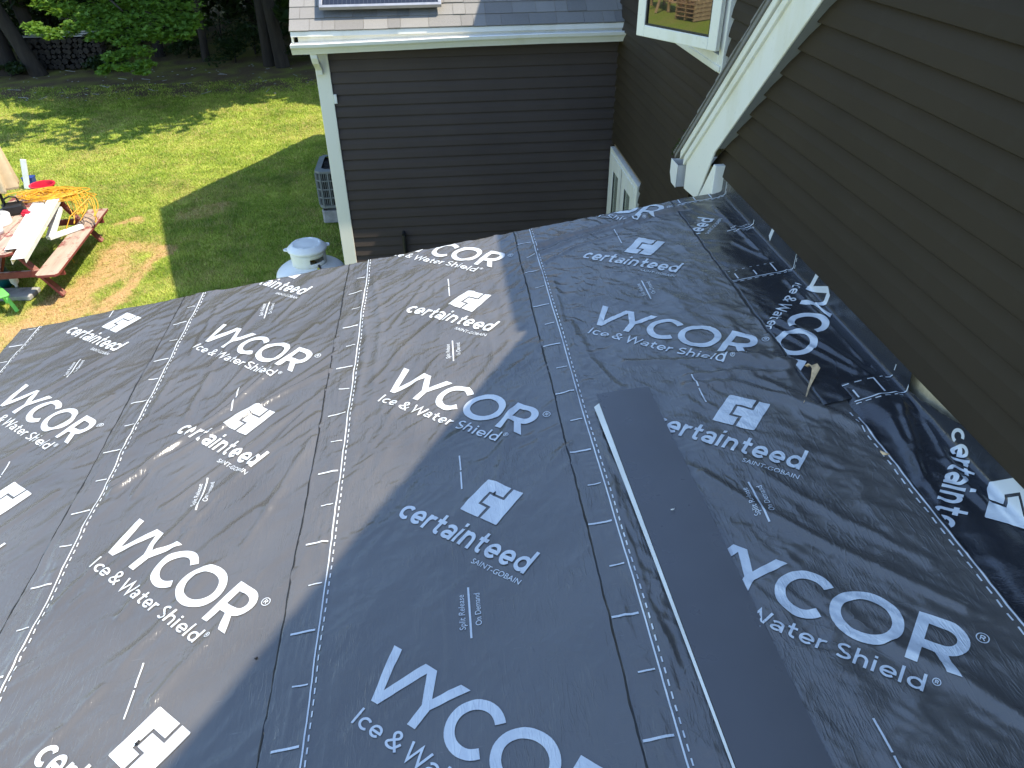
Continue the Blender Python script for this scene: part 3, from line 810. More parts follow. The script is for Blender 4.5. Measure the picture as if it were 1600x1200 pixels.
FOLD2 = [([(-.50, 2.50), (-.87, 2.25), (-1.20, 2.01)], 0.0154, 0.0071), ([(-.48, 2.63), (-.77, 2.34), (-1.01, 2.19), (-1.22, 2.04)], 0.0140, 0.0057), ([(-.72, 2.60), (-.92, 2.32), (-1.13, 2.08)], 0.0126, 0.0052),
         ([(-1.01, 2.66), (-1.04, 2.36)], 0.0140, 0.0047), ([(-.51, 2.08), (-.62, 1.77)], 0.0140, 0.0047), ([(-.66, 2.74), (-.87, 2.37), (-1.20, 1.99)], 0.0140, 0.0057), ([(-1.18, 2.65), (-1.21, 2.38)], 0.0140, 0.0038),
         ([(-1.12, 3.28), (-1.14, 2.83)], 0.0140, 0.0038), ([(-.56, 2.48), (-.84, 2.26), (-1.08, 2.07), (-1.11, 1.95)], 0.0112, 0.0047), ([(-.51, 2.22), (-.83, 1.87), (-.95, 1.68)], 0.0168, 0.0057),
         ([(-.86, 1.73), (-.98, 1.43)], 0.0154, 0.0047), ([(-.58, 1.84), (-.67, 1.62)], 0.0126, 0.0038), ([(-.50, 2.36), (-.78, 2.06), (-.98, 1.86)], 0.0140, 0.0057), ([(-.54, 2.28), (-.70, 2.02), (-.88, 1.74)], 0.0112, 0.0038),
         ([(-.60, 2.90), (-.80, 2.56), (-.95, 2.34)], 0.0140, 0.0047), ([(-.78, 2.84), (-.92, 2.52)], 0.0126, 0.0038), ([(-.88, 3.20), (-.98, 2.86), (-1.02, 2.70)], 0.0140, 0.0043), ([(-.70, 3.22), (-.80, 3.0)], 0.0126, 0.0038),
         ([(-1.05, 1.80), (-1.20, 1.52)], 0.0154, 0.0047), ([(-.75, 1.55), (-.92, 1.26)], 0.0154, 0.0038), ([(-.62, 1.42), (-.80, 1.14)], 0.0140, 0.0038), ([(-.95, 1.20), (-1.10, 0.98)], 0.0140, 0.0038)]
FOLD1 = [([(-1.55, 3.0), (-1.80, 2.75), (-1.98, 2.60)], 0.0168, 0.0047), ([(-1.42, 2.62), (-1.70, 2.34), (-1.92, 2.14)], 0.0168, 0.0057), ([(-1.40, 2.40), (-1.62, 2.16), (-1.84, 1.92)], 0.0154, 0.0047), ([(-1.45, 3.2), (-1.58, 3.02)], 0.0140, 0.0038),
         ([(-1.42, 2.05), (-1.66, 1.80)], 0.0168, 0.0047), ([(-1.50, 2.86), (-1.72, 2.62)], 0.0126, 0.0038)]
FOLD3 = [([(.05, 2.88), (-.18, 2.59), (-.31, 2.34)], 0.0154, 0.0043), ([(-.10, 3.10), (-.26, 2.72)], 0.0140, 0.0038), ([(.19, 2.06), (.11, 1.67)], 0.0154, 0.0038), ([(.22, 2.45), (.04, 2.18), (-.10, 1.92)], 0.0140, 0.0029), ([(-.05, 2.45), (-.22, 2.16), (-.3, 1.95)], 0.0140, 0.0033),
         ([(-0.42, 3.20), (-0.36, 2.70), (-0.37, 2.1)], 0.0140, 0.0038), ([(-0.36, 3.25), (-0.30, 2.8), (-0.31, 2.35)], 0.0140, 0.0029),
         ([(-0.06, 3.20), (-0.24, 3.02), (-0.33, 2.9)], 0.0140, 0.0038), ([(0.02, 3.12), (-0.15, 2.97)], 0.0126, 0.0029)]
def height(k, u, v):
    u = np.asarray(u, float); v = np.asarray(v, float)
    h = 0.0026 * fbm(u * 1.9, v * 1.9, 100 + k, 2)
    h = h + 0.0007 * fbm(u * 8, v * 8, 120 + k, 2)
    if k in (1, 2):
        a = 1.0 if k == 2 else 0.6
        h = h + a * 0.8 * (0.0042 * ridge(u, v, 50, 0.085, 0.55, 11 + k) + 0.0026 * ridge(u, v, 38, 0.055, 0.30, 31 + k) + 0.0018 * ridge(u, v, 62, 0.04, 0.22, 32 + k))
        h = h + 0.0022 * ridge(u, v, 15, 0.07, 0.25, 51 + k)
        for p, w_, am in (FOLD2 if k == 2 else FOLD1):
            h = h + gauss_fold(u, v, p, w_, am)
    if k == 3:
        near = sstep(2.0, 1.2, v)
        h = h + 1.5 * (1 - 0.5 * near) * (0.0022 * ridge(u, v, 47, 0.06, 0.22, 71) + 0.0016 * ridge(u, v, 35, 0.035, 0.15, 72))
        h = h + 0.0014 * ridge(u, v, 88, 0.075, 0.8, 73, 5) + 0.0012 * ridge(u, v, 70, 0.03, 0.12, 74) + 0.0010 * ridge(u, v, -10, 0.03, 0.10, 76)
        for p, w_, am in FOLD3: h = h + gauss_fold(u, v, p, w_, am)
    if k == 4:
        h = h + 0.0012 * ridge(u, v, 88, 0.11, 0.9, 87, 5) + 0.0014 * ridge(u, v, 8, 0.024, 0.09, 81) + 0.0022 * ridge(u, v, -52, 0.045, 0.24, 82) + 0.0018 * ridge(u, v, -62, 0.03, 0.14, 83) + 0.0016 * ridge(u, v, -25, 0.025, 0.08, 84)
        h = h + 0.0060 * sstep(0.415, 0.45, u) * sstep(0.50, 0.46, u) * sstep(2.1, 1.5, v) * (ridge(u, v, 97, 0.028, 0.35, 85) + 0.5 * ridge(u, v, 84, 0.02, 0.3, 86)) * 1.6
        for p, w_, am in FOLD4: h = h + gauss_fold(u, v, p, w_, am)
    if k == 5:
        h = h + 0.0030 * ridge(u, v, -58, 0.06, 0.35, 95) + 0.0018 * ridge(u, v, -30, 0.04, 0.2, 96) + 0.0020 * ridge(u, v, 95, 0.05, 0.4, 97)
    if k in LEFT and k < 5:
        lap = sstep(LEFT[k], LEFT[k] + 0.10, u)
        puck = 0.0022 * ridge(u, v, 90, 0.02, 0.25, 140 + k) + 0.0012 * ridge(u, v, 70, 0.03, 0.1, 150 + k)
        h = h * (0.35 + 0.65 * lap) + (1 - sstep(LEFT[k] + 0.08, LEFT[k] + 0.2, u)) * puck
        h = h * (1 - 0.75 * sstep(RIGHT[k] - 0.03, RIGHT[k], u) * (k < 4))
    return h * 1.35 + 0.0032 * (k if k < 5 else 4)

def sheet_grid(k, u0, u1, v0, v1, du):
    us = np.linspace(u0, u1, int((u1 - u0) / du) + 1); vs = np.linspace(v0, v1, int((v1 - v0) / du) + 1)
    return us, vs
def grid_faces(nu, nv):
    ii = (np.arange(nv - 1)[:, None] * nu + np.arange(nu - 1)[None, :]).ravel()
    return np.stack([ii, ii + 1, ii + nu + 1, ii + nu], -1)
sheets = {}
for k in (1, 2, 3, 4):
    du = 0.0060
    us, vs = sheet_grid(k, LEFT[k], RIGHT[k], V0, V1, du)
    vs = np.concatenate([vs, [V1 + 0.004, V1 + 0.005]])
    U, Vv = np.meshgrid(us, vs)
    left_w = EDGE_WOB(Vv, k * 7.3) * sstep(LEFT[k] + 0.05, LEFT[k], U) if k > 1 else 0 * U
    rakew = 0.006 * perlin(U * 1.7 + 4, U * 0, 93) + 0.003 * perlin(U * 9, U * 0, 94)
    Vw = Vv + rakew * sstep(V1 - 0.08, V1, Vv)
    Hh = height(k, U, Vv)
    P = rp(U + left_w, Vw, Hh)
    # folded down over the rake edge and the eave
    P[-1, :, 2] -= 0.045
    if k == 1:
        Pf = P[:, :1].copy(); Pf[..., 2] -= 0.05; Pf[..., 0] -= 0.006; P = np.concatenate([Pf, P], 1)
        U = np.concatenate([U[:, :1] - 0.05, U], 1); Vv = np.concatenate([Vv[:, :1], Vv], 1)
    else:
        Pf = P[:, :1].copy() - np.array(NRM) * 0.0034; P = np.concatenate([Pf, P], 1)
        U = np.concatenate([U[:, :1] - 0.002, U], 1); Vv = np.concatenate([Vv[:, :1], Vv], 1)
    nv, nu = U.shape
    me = np_mesh('underlayment_sheet', P.reshape(-1, 3), grid_faces(nu, nv), True, uv=np.stack([U + k * 3.7, Vv], -1).reshape(-1, 2))
    sheets[k] = link('underlayment_sheet', me, M['film'], low)
    # black adhesive bead along the lap
    if k > 1:
        vv = np.linspace(V0, V1, 700)
        e = LEFT[k] + EDGE_WOB(vv, k * 7.3)
        wd = 0.0028 + 0.0016 * np.abs(perlin(vv * 14, vv * 0 + k, 97)) + 0.003 * np.clip(perlin(vv * 5, vv * 0 + k, 98) - 0.45, 0, 1)
        A = rp(e - wd, vv, height(k - 1, e - wd, vv) + 0.0006); B = rp(e + 0.0006, vv, height(k, e, vv) + 0.0006)
        P = np.stack([A, B], 1).reshape(-1, 3); i = np.arange(len(vv) - 1) * 2
        link('adhesive_bead', np_mesh('adhesive_bead', P, np.stack([i, i + 1, i + 3, i + 2], -1), True, uv=P[:, :2]), M['butyl'], sheets[k])

# flashing: three pieces running up the wall in a cove
FU = 1.353; FR = 0.040; WXF = 1.3775
def flash_top(v, key='c'):
    if key != 'c': return -1.241 + 0 * v
    gap = np.clip((v - 1.41) / 0.29, 0, 1) ** 0.7 * sstep(1.735, 1.715, v)
    return -1.241 - gap * (0.076 + 0.010 * perlin(v * 22, v * 0, 201))
def flash_pt(s, v, off):
    """s = distance along the sheet away from the eave; the sheet turns up the wall at FU"""
    s = np.asarray(s, float); v = np.asarray(v, float)
    th = PI / 2 - math.atan(SL)
    arc = FR * th
    a = np.clip((s - FU) / FR, 0, th)
    # local 2D: along slope t, normal n
    tt = np.where(s < FU, s, FU + FR * np.sin(a)); nn = np.where(s < FU, 0, FR * (1 - np.cos(a)))
    ov = np.clip(s - FU - arc, 0, None)
    ang = math.atan(SL)
    # beyond the arc the sheet goes straight up (world z): direction in (t,n)
    ut, un = math.sin(ang), math.cos(ang)
    tt = tt + ov * ut; nn = nn + ov * un
    # normal offset direction
    nx_ = -np.sin(a); nz_ = np.cos(a)
    off = off * (1 - 0.86 * sstep(0.35, 1.3, a))
    tt = tt + nx_ * off; nn = nn + nz_ * off
    return rp(tt, v, nn)
FL = {'a': (1.136, 2.545, V1 + 0.003, 0.0175), 'b': (1.138, 1.74, 2.668, 0.0205), 'c': (1.168, V0, 1.815, 0.0045)}
def flash_off(key, s, v):
    u0, v0, v1, base = FL[key]
    h = height(5, s, v) - 0.0128
    off = base + h * 0.9
    if key == 'c':
        off = 0.0045 + (off - 0.0045) * sstep(1.205, 1.235, s) + 0.017 * sstep(1.62, 1.70, v) * sstep(1.19, 1.23, s) + 0.009 * sstep(1.225, 1.30, s)
        off = off + sstep(1.20, 1.24, s) * (gauss_fold(s, v, [(1.34, 1.66), (1.30, 1.52), (1.24, 1.38)], 0.012, 0.008) + gauss_fold(s, v, [(1.40, 1.62), (1.36, 1.5), (1.33, 1.36), (1.34, 1.25)], 0.012, 0.008) + gauss_fold(s, v, [(1.29, 1.62), (1.26, 1.44), (1.25, 1.3)], 0.010, 0.006))
    if key == 'b':
        off = off + gauss_fold(s, v, [(1.20, 2.24), (1.28, 2.02), (1.33, 1.84)], 0.014, 0.008) + gauss_fold(s, v, [(1.16, 2.2), (1.22, 2.05), (1.30, 1.86)], 0.010, 0.006) + gauss_fold(s, v, [(1.33, 2.5), (1.345, 2.2), (1.35, 1.9)], 0.012, 0.006)
    if key == 'a':
        off = off + gauss_fold(s, v, [(1.30, 3.3), (1.32, 3.0), (1.335, 2.75)], 0.010, 0.007) + gauss_fold(s, v, [(1.26, 2.9), (1.30, 2.8), (1.34, 2.7)], 0.008, 0.005)
    return off
flash = {}
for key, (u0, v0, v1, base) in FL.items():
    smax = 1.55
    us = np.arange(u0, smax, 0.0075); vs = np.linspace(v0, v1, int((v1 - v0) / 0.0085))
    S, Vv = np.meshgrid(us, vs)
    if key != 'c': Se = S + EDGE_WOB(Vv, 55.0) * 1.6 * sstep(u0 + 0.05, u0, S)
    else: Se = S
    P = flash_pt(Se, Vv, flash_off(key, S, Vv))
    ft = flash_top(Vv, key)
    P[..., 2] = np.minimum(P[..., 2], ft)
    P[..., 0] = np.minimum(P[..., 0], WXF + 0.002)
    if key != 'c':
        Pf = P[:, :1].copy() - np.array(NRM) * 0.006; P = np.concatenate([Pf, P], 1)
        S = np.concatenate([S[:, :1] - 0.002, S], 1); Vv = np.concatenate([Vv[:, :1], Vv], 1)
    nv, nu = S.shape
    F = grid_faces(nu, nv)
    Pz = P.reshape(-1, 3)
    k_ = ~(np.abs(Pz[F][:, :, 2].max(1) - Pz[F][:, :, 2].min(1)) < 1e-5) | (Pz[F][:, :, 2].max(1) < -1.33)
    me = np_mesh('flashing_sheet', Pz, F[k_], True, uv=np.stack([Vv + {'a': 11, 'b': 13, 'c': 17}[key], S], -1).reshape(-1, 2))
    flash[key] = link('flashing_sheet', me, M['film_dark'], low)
# bead along the edge of the two upper flashing pieces
vv = np.linspace(1.75, V1, 320)
e = 1.137 + EDGE_WOB(vv, 55.0) * 1.6
A = rp(e - 0.0045, vv, height(4, e - 0.0045, vv) + 0.0008); B = rp(e + 0.001, vv, 0.0200 + 0 * vv)
P = np.stack([A, B], 1).reshape(-1, 3); i = np.arange(len(vv) - 1) * 2
link('adhesive_bead', np_mesh('adhesive_bead', P, np.stack([i, i + 1, i + 3, i + 2], -1), True, uv=P[:, :2]), M['butyl'], flash['b'])

# ------------------------------------------------------------------ print: letters drawn as strokes
class Ink:
    def __init__(self): self.v = []; self.f = []; self.layer = 0
    def poly(self, pts):
        n = len(self.v); self.v += [(x, y, self.layer) for x, y in pts]; self.f.append(tuple(range(n, n + len(pts)))); self.layer += 1
    def stroke(self, pts, w, closed=False):
        P = [Vector((x, y)) for x, y in pts]
        m = len(P); L = []; R = []
        for i in range(m):
            if closed: a, b = P[i - 1], P[(i + 1) % m]
            else: a, b = P[max(i - 1, 0)], P[min(i + 1, m - 1)]
            d1 = (P[i] - a); d2 = (b - P[i])
            d1 = d1.normalized() if d1.length > 1e-9 else d2.normalized()
            d2 = d2.normalized() if d2.length > 1e-9 else d1
            t = (d1 + d2).normalized(); nrm = Vector((-t.y, t.x))
            c = max(0.35, nrm.dot(Vector((-d1.y, d1.x))))
            L.append(P[i] + nrm * (w / 2 / c)); R.append(P[i] - nrm * (w / 2 / c))
        n = len(self.v)
        for l, r in zip(L, R): self.v += [(l.x, l.y, self.layer), (r.x, r.y, self.layer)]
        for i in range(m - 1 + (1 if closed else 0)):
            j = (i + 1) % m
            self.f.append((n + 2 * i, n + 2 * i + 1, n + 2 * j + 1, n + 2 * j))
        self.layer += 1
def arc(cx, cy, rx, ry, a0, a1, n=22):
    return [(cx + rx * math.cos(math.radians(a0 + (a1 - a0) * i / n)), cy + ry * math.sin(math.radians(a0 + (a1 - a0) * i / n))) for i in range(n + 1)]

def glyph(ink, ch, x, y, S, w):
    """monoline letters; S = x-height; returns advance"""
    h = w / 2
    st = lambda pts, cl=False: ink.stroke([(x + a * S, y + b * S) for a, b in pts], w * S, cl)
    r = 0.5 - h
    if ch == 'c': st(arc(.5, .5, r, r, 48, 312)); return 0.93
    if ch == 'e':
        st(arc(.5, .5, r, r, 0, 318, 28)); st([(.5 - r + h * .4, .47), (.5 + r + h, .47)]); return 1.06
    if ch == 'r': st([(h, 0), (h, 1)]); st([(h, .5)] + arc(h + .36, .52, .36, .48 - h, 180, 72, 12)); return 0.68
    if ch == 't':
        st([(.28, 1.36), (.28, .36)] + arc(.28 + .24, .30, .24, .30 - h, 180, 290, 10)); st([(0, 1 - h), (.64, 1 - h)]); return 0.74
    if ch == 'a':
        st(arc(.44, .62, .36, .38 - h, 150, 0, 12) + [(.80, .3), (.80, 0)]); st(arc(.42, .30, .42 - h, .30 - h, 0, 360, 22)[:-1], True); return 1.0
    if ch == 'i': st([(h, 0), (h, 1)]); st([(h, 1.18), (h, 1.18 + w)]); return w + 0.16
    if ch == 'l': st([(h, 0), (h, 1.5)]); return w + 0.16
    if ch in 'nh':
        st([(h, 0), (h, 1.0 if ch == 'n' else 1.5)]); st([(h, .5)] + arc(h + .33, .56, .33, .44 - h, 180, 0, 14) + [(h + .66, 0)]); return 0.66 + w + 0.16
    if ch == 'd':
        st(arc(.5, .5, r, r, 0, 360, 28)[:-1], True); st([(1 - h, 0), (1 - h, 1.5)]); return 1.16
    if ch == 'I': st([(h, 0), (h, 1.42)]); return w + 0.2
    if ch == 'W': st([(.02, 1.42), (.42, .06), (.86, 1.36), (1.30, .06), (1.70, 1.42)]); return 1.76
    if ch == 'S':
        st(arc(.50, 1.04, .36, .38 - h, 45, 250, 16) + arc(.50, .36, .42, .36 - h, 82, -140, 16)); return 1.08
    if ch == '&':
        st([(1.06, .0), (.34, .86)] + arc(.50, 1.12, .26, .26, 200, -40, 14) + [(.30, .62)] + arc(.46, .34, .40, .34 - h, 130, 350, 16) + [(1.08, .70)]); return 1.18
    if ch == ' ': return 0.42
    return 0.6
def line_of(text, S, w, width=None, gap=0.10):
    ink = Ink(); x = 0
    for ch in text: x += glyph(ink, ch, x, 0, S, w) * S + gap * S * (ch != ' ')
    x -= gap * S
    if width:
        k = width / x; ink.v = [(a * k, b, c) for a, b, c in ink.v]; x = width
    return ink, x
def regmark(ink, cx, cy, r, w):
    ink.stroke(arc(cx, cy, r, r, 0, 360, 20)[:-1], w, True)
    ink.stroke([(cx - r * .32, cy - r * .5), (cx - r * .32, cy + r * .5)], w)
    ink.stroke([(cx - r * .32, cy + r * .45)] + arc(cx + r * .1, cy + r * .22, r * .25, r * .22, 90, -90, 8) + [(cx - r * .3, cy)], w)
    ink.stroke([(cx, cy), (cx + r * .38, cy - r * .5)], w)
def big_word():
    ink = Ink(); H = 0.138; w = 0.0245
    ink.poly([(0, H), (.026, H), (.062, .034), (.104, H), (.131, H), (.073, 0), (.052, 0)][:3] + [(.073, 0), (.052, 0)])
    ink.poly([(.062, .034), (.104, H), (.131, H), (.073, 0)])
    ink.poly([(.112, H), (.140, H), (.178, .075), (.166, .052)]); ink.poly([(.178, .075), (.214, H), (.242, H), (.190, .052)])
    ink.poly([(.166, 0), (.190, 0), (.190, .053), (.178, .076), (.166, .053)])
    ink.stroke(arc(.308, H / 2, .069 - w / 2, H / 2 + .001 - w / 2, 42, 318, 30), w)
    ink.stroke(arc(.443, H / 2, .078 - w / 2, H / 2 + .002 - w / 2, 0, 360, 44)[:-1], w, True)
    x = .538
    ink.stroke([(x + w / 2, 0), (x + w / 2, H)], w)
    ink.stroke([(x + w / 2, H - w / 2), (x + .052, H - w / 2)] + arc(x + .060, H - .047, .036, .047 - w / 2, 88, -88, 14) + [(x + w / 2, H - .094 + w / 2)], w)
    ink.poly([(x + .044, .052), (x + .070, .054), (x + .108, 0), (x + .080, 0)])
    regmark(ink, .664, H - .012, .012, .0022)
    return ink
def emblem():
    ink = Ink(); g = .0065
    W, Hh = .132, .140
    # two interlocking halves of a square, split by a stepped gap
    def rp_(pts): ink.poly([(a * W, b * Hh) for a, b in pts])
    a = 0.055
    # left C-shaped half
    rp_([(.02, 0.0), (.50, 0.0), (.50, .30), (.28, .30), (0, .30), (0, .02)]); rp_([(0, .30), (.28, .30), (.28, .70), (0, .70)])
    rp_([(0, .70), (.28, .70), (.66, .70), (.66, 1.0), (.02, 1.0), (0, .98)])
    # right H-shaped half
    rp_([(.73, .66), (.73, 1.0), (.98, 1.0), (1.0, .98), (1.0, .66)]); rp_([(.345, .36), (.73, .36), (.73, .64), (.345, .64)]); rp_([(.73, .36), (1.0, .36), (1.0, .66), (.73, .66)])
    rp_([(.57, .0), (.98, 0.0), (1.0, .02), (1.0, .36), (.57, .36)])
    return ink
def font_text(body, cap, width=None):
    cu = bpy.data.curves.new('t', 'FONT'); cu.body = body; cu.size = 1.0; cu.resolution_u = 4
    o = bpy.data.objects.new('t', cu); COL.objects.link(o)
    dg = bpy.context.evaluated_depsgraph_get(); me = bpy.data.meshes.new_from_object(o.evaluated_get(dg))
    v = np.array([p.co[:] for p in me.vertices]); f = [tuple(p.vertices) for p in me.polygons]
    bpy.data.objects.remove(o); bpy.data.curves.remove(cu); bpy.data.meshes.remove(me)
    k = cap / 0.69
    v[:, :2] *= k; v[:, 0] -= v[:, 0].min()
    if width: v[:, 0] *= width / v[:, 0].max()
    ink = Ink(); ink.v = [(a, b, 0) for a, b, _ in v]; ink.f = f
    return ink
TH = math.radians(-41.0)
E1 = np.array([math.cos(TH), math.sin(TH)]); E2 = np.array([-math.sin(TH), math.cos(TH)])
def place(ink, o, ang=None):
    e1, e2 = (E1, E2) if ang is None else (np.array([math.cos(ang), math.sin(ang)]), np.array([-math.sin(ang), math.cos(ang)]))
    v = np.array(ink.v); q = np.array(o)[None] + v[:, :1] * e1 + v[:, 1:2] * e2
    return np.concatenate([q, v[:, 2:3]], 1), ink.f
def shatter(v, f, step=0.014):
    """cut a flat print into small cells so that it can follow the wrinkles"""
    bm = bmesh.new()
    vs = [bm.verts.new((a, b, 0.00006 * c)) for a, b, c in v]
    for q in f:
        try: bm.faces.new([vs[i] for i in q])
        except ValueError: pass
    for ax in (0, 1):
        lo, hi = v[:, ax].min(), v[:, ax].max()
        t = math.ceil(lo / step) * step
        while t < hi:
            co = [0, 0, 0]; co[ax] = t; no = [0, 0, 0]; no[ax] = 1
            bmesh.ops.bisect_plane(bm, geom=bm.verts[:] + bm.edges[:] + bm.faces[:], plane_co=co, plane_no=no, dist=1e-6)
            t += step
    bmesh.ops.triangulate(bm, faces=bm.faces[:])
    bm.verts.index_update()
    V = np.array([x.co[:] for x in bm.verts]); F = np.array([[x.index for x in q.verts] for q in bm.faces], np.int32)
    bm.free(); return V, F
MOTIF = []
def motif(name, ink, o, ang=None, step=0.0078): MOTIF.append((name, *shatter(*place(ink, o, ang), step)))
_o = np.array([-.192, -.060]) - E2 * 0.138
motif('printed_wordmark', big_word(), _o)
tl, tw = line_of('Ice & Water Shield', 0.0292, 0.195, 0.545)
regmark(tl, tw + .013, .036, .0075, .0017)
motif('printed_tagline', tl, (-.288, -.243))
cl, cw_ = line_of('certainteed', 0.0545, 0.235, 0.468)
motif('printed_maker_line', cl, (-.200, .389))
motif('printed_emblem', emblem(), (-.0085, .368))
motif('printed_small_line', font_text('SAINT-GOBAIN', 0.0165, 0.160), (.011, .160), None, 0.02)
nt_ = Ink(); nt_.stroke([(0, -.078), (0, .078)], .0052)
MOTIF.append(('printed_line', *shatter(np.array([(a, b, c) for a, b, c in nt_.v]), nt_.f, 0.02)))
motif('printed_note', font_text('Split Release', .0155, .105), (-.0125, -.050), PI / 2, 0.02)
motif('printed_note', font_text('On Demand', .0155, .098), (.0285, -.044), PI / 2, 0.02)
pr = Ink(); pr.stroke([(0, .455), (0, .533)], .0045); pr.stroke([(0.0005, .540), (-.001, .612)], .0045)
MOTIF.append(('printed_line', *shatter(np.array([(a, b, c) for a, b, c in pr.v]), pr.f, 0.02)))

def clip(V, F, lim):
    """lim: (axis, value, keep_below)"""
    for ax, val, below in lim:
        c = V[:, ax]
        if (below and c.max() <= val) or (not below and c.min() >= val): continue
        if (below and c.min() >= val) or (not below and c.max() <= val): return None, None
        bm = bmesh.new(); vs = [bm.verts.new(p) for p in V]
        for q in F:
            try: bm.faces.new([vs[i] for i in q])
            except ValueError: pass
        co = [0, 0, 0]; co[ax] = val; no = [0, 0, 0]; no[ax] = 1
        bmesh.ops.bisect_plane(bm, geom=bm.verts[:] + bm.edges[:] + bm.faces[:], plane_co=co, plane_no=no, clear_outer=below, clear_inner=not below, dist=1e-7)
        bmesh.ops.triangulate(bm, faces=bm.faces[:]); bm.verts.index_update()
        V = np.array([x.co[:] for x in bm.verts]); F = np.array([[x.index for x in q.verts] for q in bm.faces], np.int32)
        bm.free()
        if len(F) == 0: return None, None
    return V, F
PH = 0.0021
def put_print(k, name, V, F, lim=()):
    V, F = clip(V, F, [(1, V1 - 0.004, True), (1, V0 + 0.02, False)] + list(lim))
    if V is None: return
    u, v = V[:, 0], V[:, 1]
    P = rp(u, v, height(k, u, v) + PH + V[:, 2])
    link(name, np_mesh(name, P, F, True, uv=np.stack([u + k * 3.7, v], -1)), M['print'], sheets[k])
PHASE = {1: 2.928, 2: 1.889, 3: 1.2240, 4: 1.405}
PER = 1.243
for k in (1, 2, 3, 4):
    for j in range(-3, 4):
        v0 = PHASE[k] + j * PER
        if v0 < -0.6 or v0 > 4.2: continue
        for name, V, F in MOTIF:
            W_ = V + np.array([CEN[k], v0, 0])
            put_print(k, name, W_, F)
# lap lines: solid line, dashed line and tick marks
def strip_print(name, k, u, v0, v1, w, dash=None, gap=None, wob=0.0, parts=1):
    vs, fs = [], []
    t = v0
    while t < v1:
        e = min(t + (dash or (v1 - v0)), v1)
        m = max(2, int((e - t) / 0.015) + 1)
        tv = np.linspace(t, e, m); base = len(vs)
        for q in tv:
            du_ = wob * float(perlin(np.array([q * 2.3]), np.array([k * 3.3]), 99)[0])
            vs += [(u - w / 2 + du_, q, 0), (u + w / 2 + du_, q, 0)]
        fs += [(base + 2 * i, base + 2 * i + 1, base + 2 * i + 3) for i in range(m - 1)] + [(base + 2 * i, base + 2 * i + 3, base + 2 * i + 2) for i in range(m - 1)]
        t = e + (gap if dash else 1)
    put_print(k, name, np.array(vs, float), np.array(fs, np.int32))
LINE = {1: -2.079, 2: -1.235, 3: -0.3925, 4: 0.4215}
for k in (1, 2, 3, 4):
    strip_print('printed_lap_line', k, LINE[k], V0, V1, 0.0038, wob=0.003)
    strip_print('printed_dashes', k, LINE[k] + 0.0105, V0, V1, 0.0034, 0.0155, 0.014, wob=0.003)
    ph = {1: 3.272, 2: 2.849, 3: 1.256, 4: 1.437}[k]
    vs, fs = [], []
    for j in range(-34, 20):
        v = ph + j * 0.1555
        if v < V0 + 0.03 or v > V1 - 0.02: continue
        long_ = j % 2 == 0
        a, b = (LINE[k] - 0.076, LINE[k] - 0.010) if long_ else (LINE[k] - 0.049, LINE[k] - 0.010)
        wd = 0.0060 if long_ else 0.0042
        n_ = 5; base = len(vs)
        for i in range(n_):
            uu = a + (b - a) * i / (n_ - 1); vs += [(uu, v - wd / 2, 0), (uu, v + wd / 2, 0)]
        for i in range(n_ - 1):
            fs += [(base + 2 * i, base + 2 * i + 2, base + 2 * i + 3), (base + 2 * i, base + 2 * i + 3, base + 2 * i + 1)]
    put_print(k, 'printed_ticks', np.array(vs, float), np.array(fs, np.int32))
# right hand edge lines of the uppermost strip
strip_print('printed_lap_line', 4, 1.2085, V0, 1.66, 0.0044)
strip_print('printed_dashes', 4, 1.196, V0, 1.70, 0.0040, 0.020, 0.017)
link('adhesive_bead', (lambda vv: np_mesh('adhesive_bead', np.stack([rp(1.2135 + 0 * vv, vv, height(4, 1.2135 + 0 * vv, vv) + 0.0004), rp(1.219 + 0 * vv, vv, 0.0095 + 0 * vv)], 1).reshape(-1, 3),
     np.stack([np.arange(len(vv) - 1) * 2 + q for q in (0, 1, 3, 2)], -1), True, uv=np.zeros((len(vv) * 2, 2))))(np.linspace(V0, 1.70, 260)), M['butyl'], sheets[4])

# print on the flashing pieces (rolls laid across the others)
def put_flash(key, name, V, F, lim=()):
    u0, v0, v1, base = FL[key]
    V, F = clip(V, F, [(1, v1 - 0.003, True), (1, v0 + 0.003, False), (0, (u0 if key != 'c' else 1.222) + 0.004, False), (0, 1.50, True)] + list(lim))
    if V is None: return
    s, v = V[:, 0], V[:, 1]
    P = flash_pt(s, v, flash_off(key, s, v) + (0.0014 + V[:, 2]) * (1 + 5 * sstep(FU + 0.2 * FR, FU + FR, s)))
    P[..., 0] = np.minimum(P[..., 0], WXF - 0.0008)
    keep = (P[:, 2] < flash_top(v, key) - 0.002)[F].all(1)
    if keep.sum() == 0: return
    link(name, np_mesh(name, P, F[keep], True, uv=np.stack([v + {'a': 11, 'b': 13, 'c': 17}[key], s], -1)), M['print'], flash[key])
def rot_piece(V, key):
    W_ = V.copy()
    if key == 'a': W_[:, 0], W_[:, 1] = 1.348 - V[:, 1], 3.014 + V[:, 0]
    else:
        c_, vc = {'b': (1.595, 2.180), 'c': (1.032, 1.308)}[key]
        W_[:, 0], W_[:, 1] = c_ + V[:, 1], vc - V[:, 0]
    return W_
for key in ('a', 'b', 'c'):
    for name, V, F in MOTIF:
        if key == 'b' and name not in ('printed_wordmark', 'printed_tagline'): continue
        put_flash(key, name, rot_piece(V, key), F)
